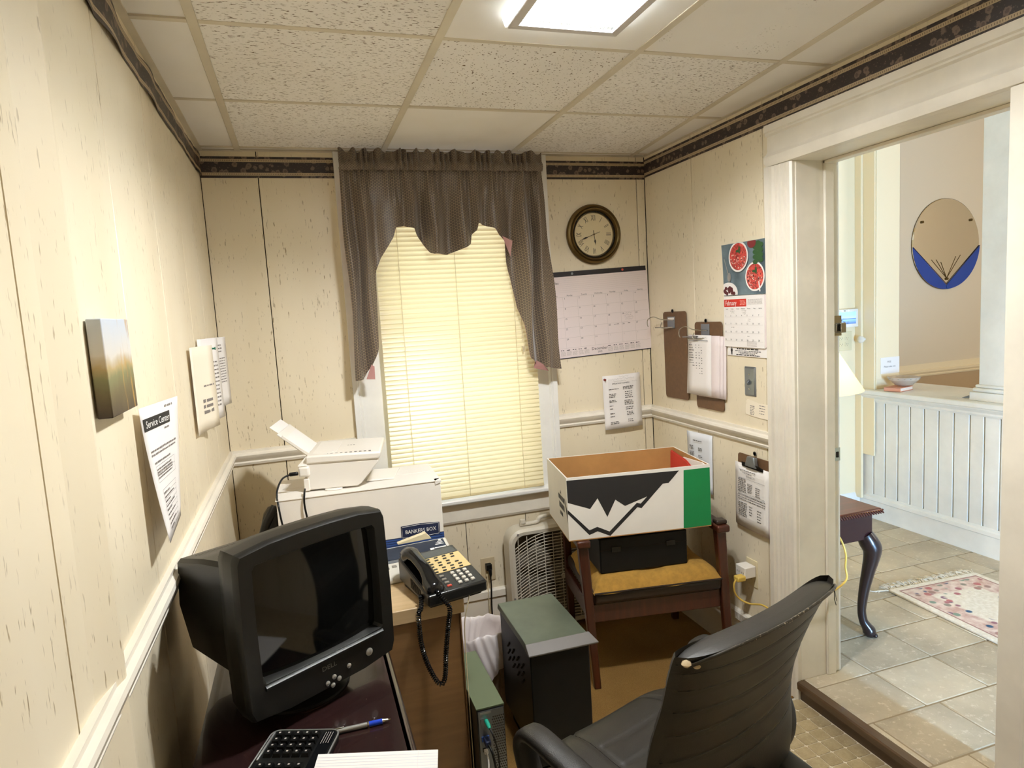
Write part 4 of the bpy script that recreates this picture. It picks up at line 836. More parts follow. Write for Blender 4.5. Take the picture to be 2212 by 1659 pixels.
# --- keyboard: number-pad end seen past the monitor
k = root('keyboard', 'black keyboard with silver edge on the dark desk below the monitor', 'keyboard', ats(.009, 1.392, DZ, -111.5))
kd, kw = .150, .44     # local x runs along the keyboard away from its number pad, local y across it (towards the monitor side is negative)
mbk = MB().prism(rrect(0, kw, -kd, 0, .018), .002, .017); obj('keyboard_body', mbk, M['black2'], k, bevel=.002)
obj('silver_edge', MB().tube([(x, y, .016) for x, y in rrect(.001, kw-.001, -kd+.001, -.001, .018)], .0022, 6, True), M['silver'], k, smooth=60)
obj('wrist_strip', MB().prism(rrect(.008, kw-.008, -.032, -.006, .008), .017, .0185), M['gloss'], k)
obj('silver_bar', MB().box(.012, .10, -.143, -.139, .017, .021), M['silver'], k, bevel=.001)
km = mesh('key', MB().hexa([(-.0085, -.0085, 0), (.0085, -.0085, 0), (.0085, .0085, 0), (-.0085, .0085, 0), (-.0065, -.0065, .008), (.0065, -.0065, .008), (.0065, .0065, .008), (-.0065, .0065, .008)]), M['black'])
for c in range(21):
    for r_ in range(5):
        if c in (4, 8): continue
        o = obj('key', km, M['black'], k, M=Matrix.Translation((.022+.0198*c, -.046-.0198*r_, .017)))
lgm = MB(); rd = random.Random(3)
for c in range(21):
    for r_ in range(5):
        if c in (4, 8): continue
        x, y = .022+.0198*c, -.046-.0198*r_; lgm.flat([(x-.003, y-.002), (x+.001, y-.002), (x+.001, y+.002), (x-.003, y+.002)], .0253)
obj('key_legends', lgm, M['lgrey'], k, kind='stuff')
for k_ in range(4): obj('strip_print', MB().words(.012, .05, -.028+.005*k_, .0015, .0188, k_), M['lgrey'], k, kind='stuff')
# --- pen
pe = root('pen', 'silver ballpoint pen with blue grip on the desk edge side of the keyboard', 'pen', ats(-.030, 1.404, DZ+.006, -1.5))
def rod(name, a, b, r0, r1, mat, par): return obj(name, MB().lathe([(r0, 0), (r1, b-a)], 16, (a, 0, 0), 'X'), mat, par, smooth=40)
rod('barrel', 0, .095, .005, .0052, M['silver'], pe); rod('trim_ring', .095, .099, .0056, .0056, M['chrome'], pe); rod('grip', .099, .128, .0055, .0054, M['penb'], pe); rod('tip_cone', .128, .141, .005, .0022, M['chrome'], pe); rod('point', .141, .146, .0012, .0008, M['brass'], pe)
obj('clip', MB().box(.0, .045, -.0012, .0012, .005, .0075), M['chrome'], pe, bevel=.0008)
# --- lined pad
pd = root('notepad', 'white lined notepad at the front corner of the desk', 'notepad', ats(-.040, 1.307, DZ+.0232, -12.5) @ Matrix.Rotation(R(4.8), 4, 'Y'))
obj('pad_sheets', MB().box(0, .24, -.30, 0, 0, .004), M['paper'], pd, bevel=.0008)
g = MB(); lines(g, (), [-.012-.0085*i for i in range(30)], .0, .24, w=.0005, z=.0043); obj('ruled_lines', g, P('pale_blue_rule', (170, 182, 204), .8), pd)
g = MB(); lines(g, [.20], (), y0=-.30, y1=0, w=.0006, z=.0043); obj('margin_line', g, M['paper2'], pd)

# ================================================================== CABINET, CARTON, PRINTER, TELEPHONES
CZ = .70
cb = root('cabinet', 'tan-topped brown side cabinet beneath the telephone', 'cabinet', at(0, 0, 0))
obj('cabinet_body', MB().box(-.20, .398, 1.935, 2.76, 0, .652), M['brown'], cb, bevel=.002)
obj('cabinet_top', MB().box(-.205, .413, 1.925, 2.765, .655, CZ), M['tan'], cb, bevel=.003)
obj('side_edge', MB().box(.398, .402, 1.93, 1.945, 0, .652), M['brown'], cb)
ca = root('storage_carton', 'white lidded storage carton with blue stripes standing on the cabinet', 'box', at(-.130, 2.41, CZ, -1.8))
w, d, h = .585, .30, .262
obj('carton_body', MB().box(0, w, 0, d, 0, h), M['whitebox'], ca, bevel=.002)
obj('lid_flap', MB().box(-.003, w+.003, -.003, d*.52, h, h+.004), M['whitebox'], ca, bevel=.001); obj('lid_flap', MB().box(-.003, w+.003, d*.53, d+.003, h, h+.004), M['whitebox'], ca, bevel=.001)
obj('lid_seam', MB().box(0, w, d*.521, d*.529, h, h+.002), M['dark'], ca); obj('lid_corner', MB().hexa([(w-.02, -.0035, h-.012), (w+.0035, -.0035, h-.004), (w+.0035, .03, h-.004), (w-.02, .03, h-.004), (w-.02, -.0035, h+.004), (w+.0035, -.0035, h+.003), (w+.0035, .03, h+.004), (w-.02, .03, h+.004)]), M['whitebox'], ca)
fa = obj('stripe_panel', MB().box(.24, w, -.0006, 0, .0, .066), M['navy'], ca)
for i in range(7): obj('stripe', MB().box(.24, w, -.0010, -.0006, .004+.0088*i, .010+.0088*i), M['blue'], fa)
s = obj('logo_shield', MB().prism([(.425, -.108), (.498, -.111), (.57, -.106), (.57, -.060), (.498, -.055), (.425, -.060)], .001, .0016), M['navy'], ca); s.data.transform(Matrix(((1, 0, 0, 0), (0, 0, -1, 0), (0, -1, 0, 0), (0, 0, 0, 1))))
mbo = MB().tube([(x, -.0018, z) for x, z in ((.429, .064), (.498, .059), (.566, .063), (.566, .103), (.498, .107), (.429, .104))], .0007, 4, True); obj('logo_outline', mbo, M['wprint'], s)
tx = text('logo_print', 'BANKERS BOX', .0205, 0, 0, 0, M['wprint'], s); tx.matrix_local = onfront(.498, .083, -.0020) @ Matrix.Diagonal((.86, 1, 1, 1))
# printer
pr = root('printer', 'white inkjet printer with raised paper tray on the storage carton', 'printer', at(-.020, 2.475, CZ+.266, -10) @ Matrix.Diagonal((1.08, 1.3, 1.04, 1)))
obj('printer_base', loft([[(.0, y, .006), (.165, y, .006), (.178, y, .014), (.240, y, .085), (.240, y, .097), (.0, y, .100)] for y in (0, .004, .216, .22)]), M['white'], pr, bevel=.006, seg=3)
obj('scanner_lid', loft([[(.0, y, .0985), (.243, y, .0965), (.250, y, .108), (.252, y, .124), (.010, y, .130), (.0, y, .124)] for y in (-.004, .225)]), M['white'], pr, bevel=.007, seg=3)
obj('lid_panel', MB().hexa([(.02, .02, .1285), (.10, .02, .1270), (.10, .20, .1270), (.02, .20, .1285), (.02, .02, .1300), (.10, .02, .1285), (.10, .20, .1285), (.02, .20, .1300)]), M['white'], pr, bevel=.001)
g = MB()
for i in range(11): g.box(.05+.016*i, .058+.016*i, .010, .014, .122, .1285-.00002*i)
obj('button_marks', g, M['grey'], pr, kind='stuff'); obj('scan_button', MB().cyl((.085, .04, .126), .006, .0035, 14), M['paper'], pr)
g = MB()
for i in range(3): g.box(.125+.010*i, .131+.010*i, .12, .124, .124, .1275)
obj('panel_marks', g, M['grey'], pr, kind='stuff')
obj('rear_hinge', MB().box(-.026, .012, -.008, .03, .056, .094), M['white'], pr, bevel=.008, seg=3); obj('foot_block', MB().box(-.012, .008, -.003, .03, .004, .048), M['white'], pr, bevel=.003)
obj('latch_tab', MB().prism(disc(.085, 0, .03, .012, 0, 20, y1=0.006), .0, .006), M['white'], pr, bevel=.002)
obj('lid_arm', MB().hexa([(-.026, -.006, .092), (.006, -.006, .092), (.03, .10, .11), (.0, .10, .11), (-.026, -.006, .099), (.004, -.006, .099), (.03, .10, .126), (.0, .10, .126)]), M['white'], pr, bevel=.004)
def slab(a, b, w0, w1, th, name, mat, par):
    a, b = Vector(a), Vector(b); n_ = (b-a).normalized().cross(Vector((0, 1, 0))); y0, y1 = Vector((0, w0, 0)), Vector((0, w1, 0))
    return obj(name, MB().hexa([a+y0, b+y0, b+y1, a+y1, a+y0-n_*th, b+y0-n_*th, b+y1-n_*th, a+y1-n_*th]), mat, par, bevel=.002)
slab((.005, 0, .104), (-.100, 0, .200), .055, .235, .006, 'input_tray', M['white'], pr); slab((.0, 0, .118), (-.125, 0, .226), .070, .225, .0018, 'loaded_paper', M['paper'], pr)
slab((.004, 0, .112), (-.085, 0, .190), .048, .056, .012, 'paper_guide', M['white'], pr)
obj('output_tray', MB().hexa([(.19, .05, .002), (.285, .06, .0), (.30, .19, .0), (.20, .19, .002), (.19, .05, .008), (.285, .06, .005), (.30, .19, .005), (.20, .19, .008)]), M['white'], pr, bevel=.002)
pcb = root('printer_cable', 'black power cable looping from the printer down the carton', 'cable', at(0, 0, 0))
obj('plug_end', MB().box(-.080, -.048, 2.458, 2.472, 1.035, 1.048), M['black'], pcb, bevel=.004)
obj('cord', MB().tube(catmull([(-.075, 2.465, 1.041), (-.105, 2.455, 1.030), (-.125, 2.43, .99), (-.122, 2.396, .94), (-.115, 2.390, .88), (-.102, 2.388, .82), (-.09, 2.385, .74), (-.09, 2.385, .704)], 6), .0034, 7), M['black'], pcb, smooth=60)
obj('cord', MB().tube(catmull([(-.03, 2.445, .985), (-.033, 2.405, .978), (-.036, 2.394, .94), (-.028, 2.392, .86), (-.03, 2.39, .78), (-.03, 2.385, .704)], 6), .0036, 7), M['black'], pcb, smooth=60)
# unidentified black rounded device at the carton's far side
bd_ = root('plastic_device', 'black rounded plastic device wedged between white carton and panelled wall', 'device', at(-.178, 2.70, CZ))
obj('device_body', loft([[(x*s+dx, y*s, z) for x, y in rrect(-.04, .04, -.07, .07, .03)] for s, dx, z in ((.9, 0, 0), (1, 0, .02), (.95, .004, .09), (.8, .012, .14), (.55, .02, .165), (.2, .024, .172))]), M['black2'], bd_, smooth=60)
obj('device_ridge', MB().tube(catmull([(-.03, -.05, .05), (-.012, -.055, .11), (.012, -.05, .155), (.03, -.04, .18)], 6), .017, 10), M['black2'], bd_, smooth=60)
obj('knob', MB().lathe([(.0, 0), (.022, .004), (.025, .014), (.022, .032), (0, .036)], 20, (-.055, -.07, .05), 'Y'), M['gloss'], bd_, smooth=50)
# telephone
ph = root('desk_telephone', 'black multi-line desk telephone with cream button panel at the cabinet edge', 'telephone', at(.296, 1.880, CZ, 13))
pw, pdp = .200, .240
def zt(y): return .046+.050*y/pdp
def slope(mb, x0, x1, y0, y1, lo, hi):
    return mb.hexa([(x0, y0, zt(y0)+lo), (x1, y0, zt(y0)+lo), (x1, y1, zt(y1)+lo), (x0, y1, zt(y1)+lo), (x0, y0, zt(y0)+hi), (x1, y0, zt(y0)+hi), (x1, y1, zt(y1)+hi), (x0, y1, zt(y1)+hi)])
obj('phone_body', MB().hexa([(0, 0, .012), (pw, 0, .012), (pw, pdp, .02), (0, pdp, .02), (.0, .0, zt(0)), (pw, 0, zt(0)), (pw, pdp, zt(pdp)), (0, pdp, zt(pdp))]), M['black2'], ph, bevel=.006, seg=3)
obj('phone_base', MB().hexa([(.012, .02, 0), (pw-.012, .02, 0), (pw-.012, pdp-.01, 0), (.012, pdp-.01, 0), (.012, .01, .014), (pw-.012, .01, .014), (pw-.012, pdp-.01, .03), (.012, pdp-.01, .03)]), M['black'], ph, bevel=.003)
obj('cradle_well', slope(MB(), .006, .060, .012, pdp-.010, -.004, .0008), M['gloss'], ph, bevel=.002)
obj('seam_line', slope(MB(), .0635, .0645, .0, pdp-.03, -.001, .0006), M['dark'], ph)
cp = obj('cream_panel', slope(MB(), .068, pw-.004, .098, .190, -.001, .0018), M['ivory2'], ph, bevel=.0008)
bm_ = mesh('line_button', MB().hexa([(-.0065, -.0025, 0), (.0065, -.0025, 0), (.0065, .0025, 0), (-.0065, .0025, 0), (-.006, -.002, .003), (.006, -.002, .003), (.006, .002, .003), (-.006, .002, .003)]), M['gloss'])
sl = Matrix.Rotation(math.atan(.050/pdp), 4, 'X')
for c in range(4):
    for r_ in range(6):
        if r_ == 2 and c == 3: continue
        x, y = .080+.029*c-(.004 if r_ % 2 else 0), .181-.0155*r_; obj('line_button', bm_, M['gloss'], cp, M=Matrix.Translation((x, y, zt(y)+.0016)) @ sl)
kb_ = mesh('number_key', MB().hexa([(-.0065, -.0055, 0), (.0065, -.0055, 0), (.0065, .0055, 0), (-.0065, .0055, 0), (-.0055, -.0045, .004), (.0055, -.0045, .004), (.0055, .0045, .004), (-.0055, .0045, .004)]), M['keyt'])
for c in range(3):
    for r_ in range(4): x, y = .120+.022*c, .082-.0185*r_; obj('number_key', kb_, M['keyt'], ph, M=Matrix.Translation((x, y, zt(y)+.0003)) @ sl)
for r_ in range(4):
    x, y = .082, .080-.0185*r_; o = obj('function_key', MB().hexa([(-.008, -.004, 0), (.008, -.004, 0), (.008, .004, 0), (-.008, .004, 0), (-.007, -.003, .003), (.007, -.003, .003), (.007, .003, .003), (-.007, .003, .003)]), M['keyg'] if r_ < 3 else M['keyr'], ph, M=Matrix.Translation((x, y, zt(y)+.0003)) @ sl, label=None if r_ < 3 else 'red key')
obj('display', slope(MB(), .068, pw-.010, .193, .228, -.001, .0012), P('dark_display', (54, 56, 50), .15), ph)
hs = []
for y, r1, r2, zc in ((.008, .020, .016, .052), (.018, .027, .022, .054), (.045, .027, .023, .062), (.062, .021, .014, .084), (.085, .019, .013, .097), (.120, .0185, .013, .106), (.155, .019, .013, .113), (.180, .022, .015, .116), (.200, .028, .024, .107), (.226, .027, .022, .106), (.236, .018, .014, .106)):
    hs.append([(.032+1.12*r1*math.cos(2*PI*q/16), y, zc+1.12*r2*math.sin(2*PI*q/16)) for q in range(16)])
obj('handset', loft(hs), M['gloss'], ph, smooth=60)
for i in range(9): obj('side_rib', MB().box(-.0015, .001, .06+.009*i, .064+.009*i, .022+.001*i, .048+.0015*i), M['black'], ph)
phM = at(.296, 1.880, CZ, 13)
def helix(pts, r, pitch_, w_, n=9):
    P_ = catmull(pts, 14); acc = 0; out = []; last = None; up = Vector((0, 0, 1))
    dense = []
    for a, b in zip(P_[:-1], P_[1:]):
        L_ = (b-a).length; k_ = max(1, int(L_/(pitch_/n)))
        for i in range(k_): dense.append(((a.lerp(b, i/k_)), (b-a).normalized(), L_/k_))
    n1 = None
    for p, t_, l_ in dense:
        n1 = (n1-t_*n1.dot(t_)).normalized() if n1 else t_.orthogonal().normalized(); n2 = t_.cross(n1); acc += l_/pitch_*2*PI
        out.append(p+n1*math.cos(acc)*r+n2*math.sin(acc)*r)
    return MB().tube(out, w_, 5)
a_ = phM @ Vector((-.002, .05, .03)); b_ = phM @ Vector((.034, .004, .050))
cc = root('handset_cord', 'black coiled telephone cord hanging in a loop from the desk telephone', 'cord')
obj('coil', helix([a_, (a_.x-.008, a_.y-.03, a_.z-.02), (.262, 1.872, .70), (.262, 1.87, .62), (.275, 1.87, .55), (.298, 1.868, .49), (.315, 1.866, .474), (.326, 1.864, .50), (.334, 1.860, .58), (.345, 1.855, .66), (.352, 1.852, .715), (b_.x+.004, b_.y-.016, b_.z-.008), b_], .0062, .0072, .0022), M['gloss'], cc, smooth=60)
obj('cord_plug', MB().box(a_.x-.01, a_.x+.002, a_.y-.008, a_.y+.008, a_.z-.006, a_.z+.006), M['black'], cc, bevel=.002); obj('cord_plug', MB().box(b_.x-.006, b_.x+.006, b_.y-.006, b_.y+.004, b_.z-.006, b_.z+.006), M['black'], cc, bevel=.002)
pl_ = root('phone_line', 'thin pale telephone line running down the cabinet side', 'cord'); obj('line', MB().tube(catmull([(.440, 1.945, .718), (.424, 1.916, .69), (.408, 1.916, .62), (.4065, 1.922, .48), (.4065, 1.922, .3), (.4065, 1.922, .1), (.4065, 1.922, .004)], 6), .0016, 6), M['ivory'], pl_, smooth=60)
# grey console behind the telephone
cs = root('phone_console', 'pale grey office console with dark panel tilted behind the black telephone', 'console', at(.192, 2.160, CZ, 5))
def cz(y): return .045+.085*y/.17
def sl2(mb, x0, x1, y0, y1, lo, hi):
    return mb.hexa([(x0, y0, cz(y0)+lo), (x1, y0, cz(y0)+lo), (x1, y1, cz(y1)+lo), (x0, y1, cz(y1)+lo), (x0, y0, cz(y0)+hi), (x1, y0, cz(y0)+hi), (x1, y1, cz(y1)+hi), (x0, y1, cz(y1)+hi)])
mbc = MB().hexa([(0, -.03, 0), (.265, -.03, 0), (.265, .13, 0), (0, .13, 0), (0, -.03, .018), (.265, -.03, .018), (.265, .13, .072), (0, .13, .072)])
obj('console_body', mbc, P('pale_grey_plastic', (206, 202, 190), .4), cs, bevel=.006, seg=3)
def cz(y): return .018+.054*(y+.03)/.16
obj('dark_panel', sl2(MB(), .018, .252, .060, .122, -.002, .002), P('blue_black_panel', (34, 42, 58), .2), cs, bevel=.0015)
obj('grey_strip', sl2(MB(), .018, .252, .046, .059, -.002, .0012), P('mid_grey_strip', (100, 104, 108), .4), cs)
for x0, y0 in ((.014, .028), (.040, .032), (.236, .042), (.240, .027), (.242, .012), (.243, -.003), (.243, -.016)): obj('console_key', sl2(MB(), x0, x0+.016, y0-.009, y0, 0, .0035), M['keyg'], cs, bevel=.001)
for x0 in (.085, .14, .2): obj('marker_clip', sl2(MB(), x0, x0+.015, .038, .045, 0, .003), M['keyg'], cs, bevel=.001)
g = MB()
for i, (a, b, y, hh) in enumerate(((.232, .242, .116, .005), (.226, .243, .109, .003), (.218, .244, .102, .0025), (.214, .246, .095, .0025), (.19, .205, .076, .009), (.207, .249, .078, .004))): sl2(g, a, b, y-hh/2, y+hh/2, .002, .0024)
obj('panel_print', g, M['wprint'], cs, kind='stuff')
tg_ = root('label_tag', 'crumpled pale label strip leaning on the striped carton front', 'label', at(.268, 2.300, CZ+.0735, 5)); obj('strip', MB().hexa([(0, 0, 0), (.125, 0, .0), (.125, .02, .0), (0, .02, 0), (.0, 0, .006), (.105, 0, .026), (.105, .02, .026), (0, .02, .006)]), M['ivory'], tg_, bevel=.002)

# ================================================================== FLOOR BY THE WINDOW: COMPUTERS, BIN, FAN
c = root('slim_computer', 'slim black computer with green-grey lid and cables beside the cabinet', 'computer', at(.411, 1.848, 0))
w, d, h = .088, .345, .375
obj('computer_case', MB().box(0, w, 0, d, .006, h-.003), M['black2'], c, bevel=.002); obj('lid', MB().box(-.001, w+.001, 0, d, h-.003, h+.002), P('olive_metal_lid', (92, 104, 76), .4, .25), c, bevel=.001)
rp = obj('rear_plate', MB().box(.004, w-.003, -.0015, 0, .02, h-.008), M['steel'], c)
g = MB()
for i in range(6):
    for j in range(26): x, z_ = .048+.0065*i+(.003 if j % 2 else 0), .13+.0085*j; g.prism(disc(x, z_, .0025, .0025, 0, 6), .0015, .0024)
g.v = [Vector((p.x, -p.z, p.y)) for p in g.v]; obj('vent_holes', g, M['dark'], rp, kind='stuff')
obj('port', MB().box(.010, .020, -.004, 0, .325, .345), M['steel'], rp); obj('port', MB().box(.010, .034, -.005, 0, .27, .286), M['blue'], rp); obj('port', MB().box(.012, .026, -.003, 0, .235, .248), M['dark'], rp); obj('slot_cover', MB().box(.006, w-.006, -.003, 0, .075, .084), M['chrome'], rp); obj('slot_cover', MB().box(.006, w-.006, -.003, 0, .055, .064), M['chrome'], rp)
obj('silver_strip', MB().box(.010, .045, -.002, 0, .357, .363), M['silver'], rp)
obj('foot', MB().box(.004, .014, .02, .06, 0, .006), M['black'], c); obj('foot', MB().box(w-.014, w-.004, .02, .06, 0, .006), M['black'], c)
tp = root('mouse_cable', 'cable with teal plug in the back of the slim computer', 'cable', at(.411, 1.848, 0)); obj('teal_plug', MB().tube([(.028, -.0016, .335), (.029, -.022, .332), (.030, -.034, .328)], [.0065, .0065, .0045], 10), M['teal'], tp, smooth=40); obj('cord', MB().tube(catmull([(.030, -.034, .328), (.036, -.055, .31), (.045, -.058, .26), (.050, -.05, .16), (.055, -.05, .02), (.06, -.05, .005)], 6), .0026, 6), M['black'], tp, smooth=60)
tp = root('video_cable', 'thick blue-black cable plugged into the slim computer', 'cable', at(.411, 1.848, 0)); obj('plug', MB().box(.014, .032, -.036, -.006, .268, .288), M['navy'], tp, bevel=.003); obj('cord', MB().tube(catmull([(.023, -.036, .278), (.028, -.06, .26), (.036, -.062, .18), (.03, -.06, .05), (.03, -.06, .006)], 6), .004, 7), M['black'], tp, smooth=60)
tp = root('network_cable', 'white cable plugged into the slim computer', 'cable', at(.411, 1.848, 0)); obj('plug', MB().box(.013, .025, -.018, -.004, .236, .247), M['white'], tp, bevel=.002); obj('cord', MB().tube(catmull([(.019, -.018, .241), (.017, -.045, .235), (.010, -.06, .20), (-.008, -.07, .14), (-.012, -.075, .05), (-.012, -.075, .004)], 6), .0026, 6), M['white'], tp, smooth=60)
tw_ = root('tower_computer', 'large black tower with green-grey sloping top standing on the floor', 'computer', at(.630, 1.972, 0, -.8))
w, d, h = .222, .372, .462
obj('tower_body', MB().box(.006, w-.006, .02, d, .062, h-.02), M['black'], tw_, bevel=.002); obj('plinth', MB().box(.024, w-.012, .03, d-.03, .0, .064), M['black'], tw_, bevel=.003)
obj('top_cover', MB().hexa([(-.003, .01, h-.020), (w+.003, .01, h-.020), (w+.003, d+.004, h-.020), (-.003, d+.004, h-.020), (0, .03, h), (w, .03, h), (w, d+.002, h), (0, d+.002, h)]), M['towertop'], tw_, bevel=.002)
obj('front_lip', MB().hexa([(-.004, -.008, h-.028), (w+.026, -.008, h-.028), (w+.010, .032, h-.022), (-.004, .032, h-.022), (-.004, -.010, h-.022), (w+.028, -.010, h-.022), (w+.008, .032, h+.001), (-.002, .032, h+.001)]), P('grey_front_lip', (112, 108, 104), .45, .2), tw_, bevel=.002)
obj('front_bezel', MB().box(.004, w-.004, .002, .02, .03, h-.026), M['black'], tw_, bevel=.004)
for i in range(4):
    for j in range(3): obj('vent', MB().tube([(.0045, .09+.055*i, .36-.028*j), (.0045, .115+.055*i, .335-.028*j)], .0035, 6), M['dark'], tw_)
# waste bin
bn = root('waste_bin', 'small brown waste bin with white plastic liner behind the tower', 'bin', at(.588, 2.475, 0))
obj('bin_shell', MB().lathe([(.085, 0), (.09, .004), (.112, .30), (.108, .30), (.086, .008), (0, .008)], 36), M['bin'], bn, smooth=40)
for i in range(18): q = 2*PI*i/18; obj('rib', MB().tube([(.0895*math.cos(q), .0895*math.sin(q), .01), (.1125*math.cos(q), .1125*math.sin(q), .29)], .003, 5), M['bin'], bn)
def lin_(u, v):
    q = 2*PI*u; wob = math.sin(q*7+1)*.15+math.sin(q*13+2)*.1+math.sin(q*3)*.5
    if v < .35: t_ = v/.35; r_, z_ = .10-.02*(1-t_), .14+.18*t_+.02*wob*t_
    else: t_ = (v-.35)/.65; r_, z_ = .104+.016*math.sin(t_*PI)+.010*t_+.006*wob*t_, .32+.025*math.sin(min(1, t_*2.5)*PI)-.19*t_*(1+.25*math.sin(q*2+.5)+.1*wob)+.02*wob*(1-t_)
    wr = .0035*math.sin(q*11+3*math.sin(q*4)+z_*45)+.0015*math.sin(q*23+z_*70); r_ += wr
    return (r_*math.cos(q), r_*math.sin(q), z_)
obj('liner', MB().grid(lin_, 160, 24), M['bag'], bn, smooth=80)
# box fan
f = root('box_fan', 'off-white box fan on the floor under the window', 'fan', at(.862, 2.905, 0))
fw, fh, fd = .53, .535, .095
def rr3(ins, y, r_): return [(x, y, z) for x, z in rrect(ins, fw-ins, .02+ins, fh-ins, r_, 6)]
obj('fan_case', loft([rr3(.028, .0, .05), rr3(.012, -.002, .06), rr3(.0, .010, .07), rr3(0, fd, .07), rr3(.02, fd+.002, .06), rr3(.028, fd, .055)], False, False), M['fan'], f, smooth=40)
g = MB(); cx_, cz_ = fw/2, .02+(fh-.02)/2
def gz(x, z): return z-.9*max(0, abs(x-cx_)-.06)**2*2.2
for i in range(30):
    z_ = .062+.0153*i
    g.tube([(x, .004-.006*(1-((x-cx_)/(fw/2))**2), max(.045, gz(x, z_))) for x in [.03+(fw-.06)*k/16 for k in range(17)]], .0021, 5)
for i in range(11): x = .045+.044*i; g.tube([(x, .002-.006*(1-((x-cx_)/(fw/2))**2), z_) for z_ in (.05, fh-.035)], .0019, 5)
obj('front_grille', g, M['fan'], f, kind='stuff')
obj('grille_badge', MB().cyl((cx_, -.010, cz_), .012, .008, 20, 'Y'), M['fan'], f)
g = MB()
for i in range(5):
    q = 2*PI*i/5
    def bl(u, v): a = q+(u-.5)*.95*(1-.15*v); r_ = .05+.16*v; return (cx_+r_*math.cos(a), .045+.03*(u-.5)*1.2, cz_+r_*math.sin(a))
    o = obj('blade', MB().grid(bl, 8, 5), M['fanblade'], f, smooth=60, solid=.002)
obj('motor_hub', MB().lathe([(.055, 0), (.055, .03), (0, .032)], 28, (cx_, .06, cz_), 'Y'), M['fanblade'], f, smooth=40)
obj('rear_plate', MB().box(.03, fw-.03, fd-.004, fd, .05, fh-.03), P('dim_fan_back', (120, 110, 94), .7), f)
obj('handle', MB().tube(catmull([(.075, .05, fh+.012), (.16, .05, fh+.012), (.19, .05, fh+.035), (.34, .05, fh+.035), (.37, .05, fh+.012), (.455, .05, fh+.012)], 5), .010, 8), M['fan'], f, smooth=60)
obj('switch_knob', MB().lathe([(.016, 0), (.014, .016), (.0, .018)], 18, (.09, .05, fh+.018)), M['fan'], f, smooth=40)
for x in (.05, fw-.09): obj('foot', MB().box(x, x+.04, .0, fd, 0, .022), M['fan'], f, bevel=.003)
for x, z_ in ((.045, fh-.02), (.012, .2)): obj('screw', MB().cyl((x, .0, z_), .005, .004, 10, 'Y'), M['grey'], f)

# ================================================================== ARMCHAIR WITH BOXES
a = root('wooden_armchair', 'reddish wooden armchair with mustard tufted seat carrying the cardboard box', 'chair', at(1.012, 2.368, 0, -9.3))
aw = .60
def post(name, p0, p1, w0, w1, mat=None):
    p0, p1 = Vector(p0), Vector(p1); a0 = w0/2; a1 = w1/2
    return obj(name, MB().hexa([p0+Vector(v) for v in ((-a0, -a0, 0), (a0, -a0, 0), (a0, a0, 0), (-a0, a0, 0))]+[p1+Vector(v) for v in ((-a1, -a1, 0), (a1, -a1, 0), (a1, a1, 0), (-a1, a1, 0))]), mat or M['redwood'], a, bevel=.005)
post('front_leg', (.035, .01, 0), (.005, .03, .615), .030, .042); post('front_leg', (aw+.025, .01, 0), (aw, .03, .615), .030, .042)
post('rear_leg', (.05, .50, 0), (.03, .44, .76), .032, .036); post('rear_leg', (aw-.02, .50, 0), (aw-.03, .44, .76), .032, .036)
for x in (.003, aw): obj('arm_rest', MB().hexa([(x-.028, -.015, .612), (x+.028, -.015, .612), (x+.024, .46, .606), (x-.024, .46, .606), (x-.028, -.015, .643), (x+.028, -.015, .643), (x+.024, .46, .640), (x-.024, .46, .640)]), M['redwood'], a, bevel=.008, seg=3)
obj('arm_pad', MB().box(aw-.022, aw+.026, .005, .05, .642, .660), M['vinylbrown'], a, bevel=.006)
obj('front_rail', MB().box(.03, aw-.005, .02, .042, .278, .358), M['redwood'], a, bevel=.004); obj('side_rail', MB().box(.022, .045, .03, .46, .275, .345), M['redwood'], a, bevel=.004); obj('side_rail', MB().box(aw-.03, aw-.008, .03, .46, .275, .345), M['redwood'], a, bevel=.004)
obj('seat', MB().box(.03, aw-.006, -.005, .45, .358, .420), M['vinylbrown'], a, bevel=.022, seg=4)
def cush(u, v):
    x = .035+(aw-.045)*u; y = -.012+.45*v; e = min(u, 1-u)*(aw)/.05; e2 = min(v, 1-v)*.45/.05
    e = min(1, e)*min(1, e2); z_ = .413+.058*math.sqrt(max(0, e))*(1-.16*max(0, math.cos(u*PI*4+.4))*max(0, 1-v*1.2)); return (x+.006*math.sin(v*9), y-.006*math.sin(u*PI*4)*max(0, 1-v*4), z_)
mbq = MB().grid(cush, 44, 28)
mbq.grid(lambda u, v: (.035+(aw-.045)*u, -.012+.45*v, .412), 44, 28)
obj('seat_cushion', mbq, M['mustard'], a, smooth=80)
obj('cushion_piping', MB().tube([(.036+(aw-.047)*i/20, -.014, .417) for i in range(21)], .004, 6), M['vinylbrown'], a, smooth=60)
def bc(u, v):
    x = .05+(aw-.08)*u; z_ = .45+.27*v; e = min(1, min(u, 1-u)*8)*min(1, min(v, 1-v)*6); return (x, .435+.01*v-.05*math.sqrt(max(0, e)), z_)
mbq = MB().grid(bc, 24, 14); mbq.grid(lambda u, v: (.05+(aw-.08)*u, .44+.01*v, .45+.27*v), 24, 14); obj('back_cushion', mbq, M['mustard'], a, smooth=80)
obj('back_rail', MB().box(.04, aw-.04, .445, .465, .68, .75), M['redwood'], a, bevel=.005)
kc = root('equipment_case', 'plain black case standing on the armchair seat under the box', 'case', at(1.10, 2.40, .4715, -8))
w, d, h = .385, .26, .150
obj('case_body', MB().box(0, w, 0, d, 0, h), M['black'], kc, bevel=.006, seg=3); obj('case_lid_line', MB().box(.002, w-.002, -.0008, .0, .10, .102), M['dark'], kc); obj('case_latch', MB().box(.05, .09, -.004, 0, .09, .112), M['gloss'], kc, bevel=.001); obj('case_latch', MB().box(.29, .33, -.004, 0, .09, .112), M['gloss'], kc, bevel=.001)
